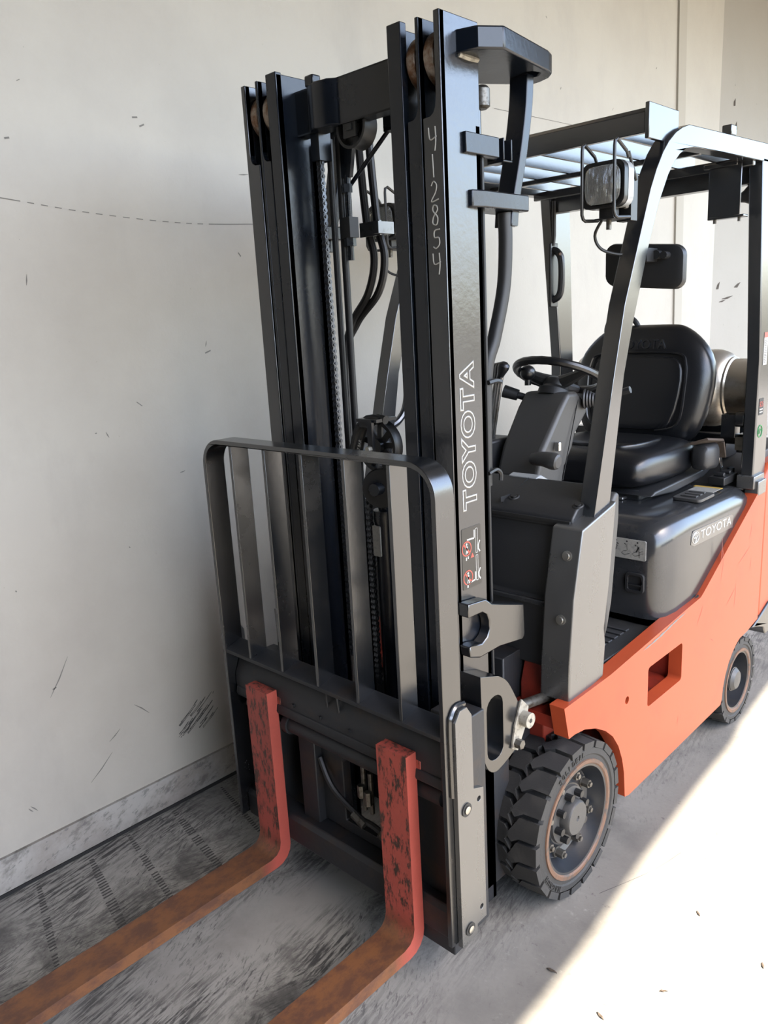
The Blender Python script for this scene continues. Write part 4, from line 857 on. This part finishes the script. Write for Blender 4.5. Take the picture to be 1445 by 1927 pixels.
# rear bracket plate and rear lamp under the roof
rb = part('rear_bracket_plate', MB().box(.285, .392, 1.10, 1.106, 1.88, 2.04).box(.285, .405, 1.10, 1.14, 1.874, 1.882).box(.27, .38, 1.09, 1.15, 2.035, 2.05), 'guard_paint', F, bev=.002)
for bx_, by_ in ((.305, 1.115), (.385, 1.118)): part('bracket_bolt', MB().cyl((bx_, by_, 1.862), (bx_, by_, 1.882), .006, n=8), 'bolt', rb)
part('rear_horn', MB().lathe([(.045, 0), (.04, .02), (.02, .05), (.008, .08)], (.40, 1.25, 1.96), (-1, -.1, -.2), 18), 'plastic_dark', F)
# stickers on the near rear leg
XS = .4305
st1 = part('warning_sticker', MB().prism([(1.288, 1.375), (1.325, 1.375), (1.325, 1.49), (1.288, 1.49)], 'x', XS, XS+.0006), 'white_paint', F, 'white sticker with red header and fine print')
part('sticker_header', MB().prism([(1.288, 1.472), (1.325, 1.472), (1.325, 1.49), (1.288, 1.49)], 'x', XS+.0006, XS+.001), 'red_paint', st1)
mb = MB()
for k in range(14): mb.box(XS+.0006, XS+.001, 1.293, 1.293+random.uniform(.015, .028), 1.382+k*.006, 1.384+k*.006)
part('sticker_print', mb, 'ink', st1)
st2 = part('service_sticker', MB().prism(rrect(1.275, 1.320, 1.196, 1.256, .004), 'x', XS, XS+.0006), 'ink', F, 'black sticker with red and white letters')
text('SOS', .036, .020, (XS+.0006, 1.279, 1.225), (0, 1, 0), (0, 0, 1), 'red_paint', st2)
part('sticker_print', MB().box(XS+.0006, XS+.001, 1.282, 1.312, 1.214, 1.218).box(XS+.0006, XS+.001, 1.282, 1.312, 1.204, 1.208), 'white_paint', st2)
st3 = part('lpg_sticker', MB().tube([(XS, 1.30+.022*math.cos(t), 1.135+.022*math.sin(t)) for t in [2*PI*i/20 for i in range(20)]], .002, 5, True), 'green_paint', F, 'green round fuel sticker')
text('LP', .022, .02, (XS, 1.289, 1.125), (0, 1, 0), (0, 0, 1), 'green_paint', st3)
# --- gas cylinder carried behind the seat
T = root('gas_cylinder', 'silver aluminium gas cylinder lying behind the forklift seat', 'gas cylinder', (0, 1.49, 1.115))
TC = (-.03, 1.485, 1.270)
part('tank_body', MB().lathe([(.02, -.40), (.09, -.385), (.135, -.35), (.152, -.30), (.153, -.1), (.153, .19), (.151, .20), (.153, .21), (.151, .235), (.142, .262), (.125, .283), (.09, .295), (.02, .30)], TC, (1, 0, 0), 48), 'tank_metal', T)
part('tank_collar', MB().lathe([(.118, .278), (.123, .283), (.123, .292), (.116, .297), (.116, .372), (.119, .375), (.119, .379), (.113, .379), (.112, .285)], TC, (1, 0, 0), 48, False), 'tank_metal', T)
part('relief_cap', MB().lathe([(.03, 0), (.03, .008), (.022, .014), (.014, .016)], (.165, 1.345, 1.33), (.35, -.93, .1), 12), 'bolt_dark', T, 'black relief valve cap')
part('valve', MB().cyl((.25, 1.485, 1.27), (.31, 1.485, 1.27), .025, n=12).box(.26, .29, 1.465, 1.505, 1.25, 1.32), 'cream_metal', T)
# cradle and rear deck
part('tank_cradle', MB().box(-.35, .36, 1.33, 1.37, 1.075, 1.112).box(-.35, .36, 1.55, 1.60, 1.075, 1.112).box(.34, .37, 1.325, 1.375, 1.045, 1.115), 'frame_black', F, bev=.003)
part('cradle_stop', MB().prism(rrect(1.265, 1.325, 1.15, 1.205, .014), 'x', .352, .382).box(.30, .352, 1.27, 1.32, 1.11, 1.195), 'frame_black', F, bev=.004)
part('deck_label', MB().box(.335, .372, 1.323, 1.3245, 1.055, 1.105), 'label_white', F)
part('rear_deck', MB().prism([(1.24, .925), (1.34, .945), (1.40, 1.00), (1.46, 1.035), (1.70, 1.05), (1.70, .95), (1.3, .90)], 'x', -.40, .40), 'plastic_grey', F, bev=.006)
part('deck_post', MB().box(-.30, -.26, 1.33, 1.50, 1.02, 1.08).box(.26, .30, 1.33, 1.50, 1.02, 1.08), 'frame_black', F)
part('gas_hose', MB().tube(sm([(-.20, 1.35, 1.42), (-.19, 1.30, 1.52), (-.13, 1.27, 1.575), (-.05, 1.26, 1.55), (-.02, 1.27, 1.48)], 8), .010, 10), 'hose', F)
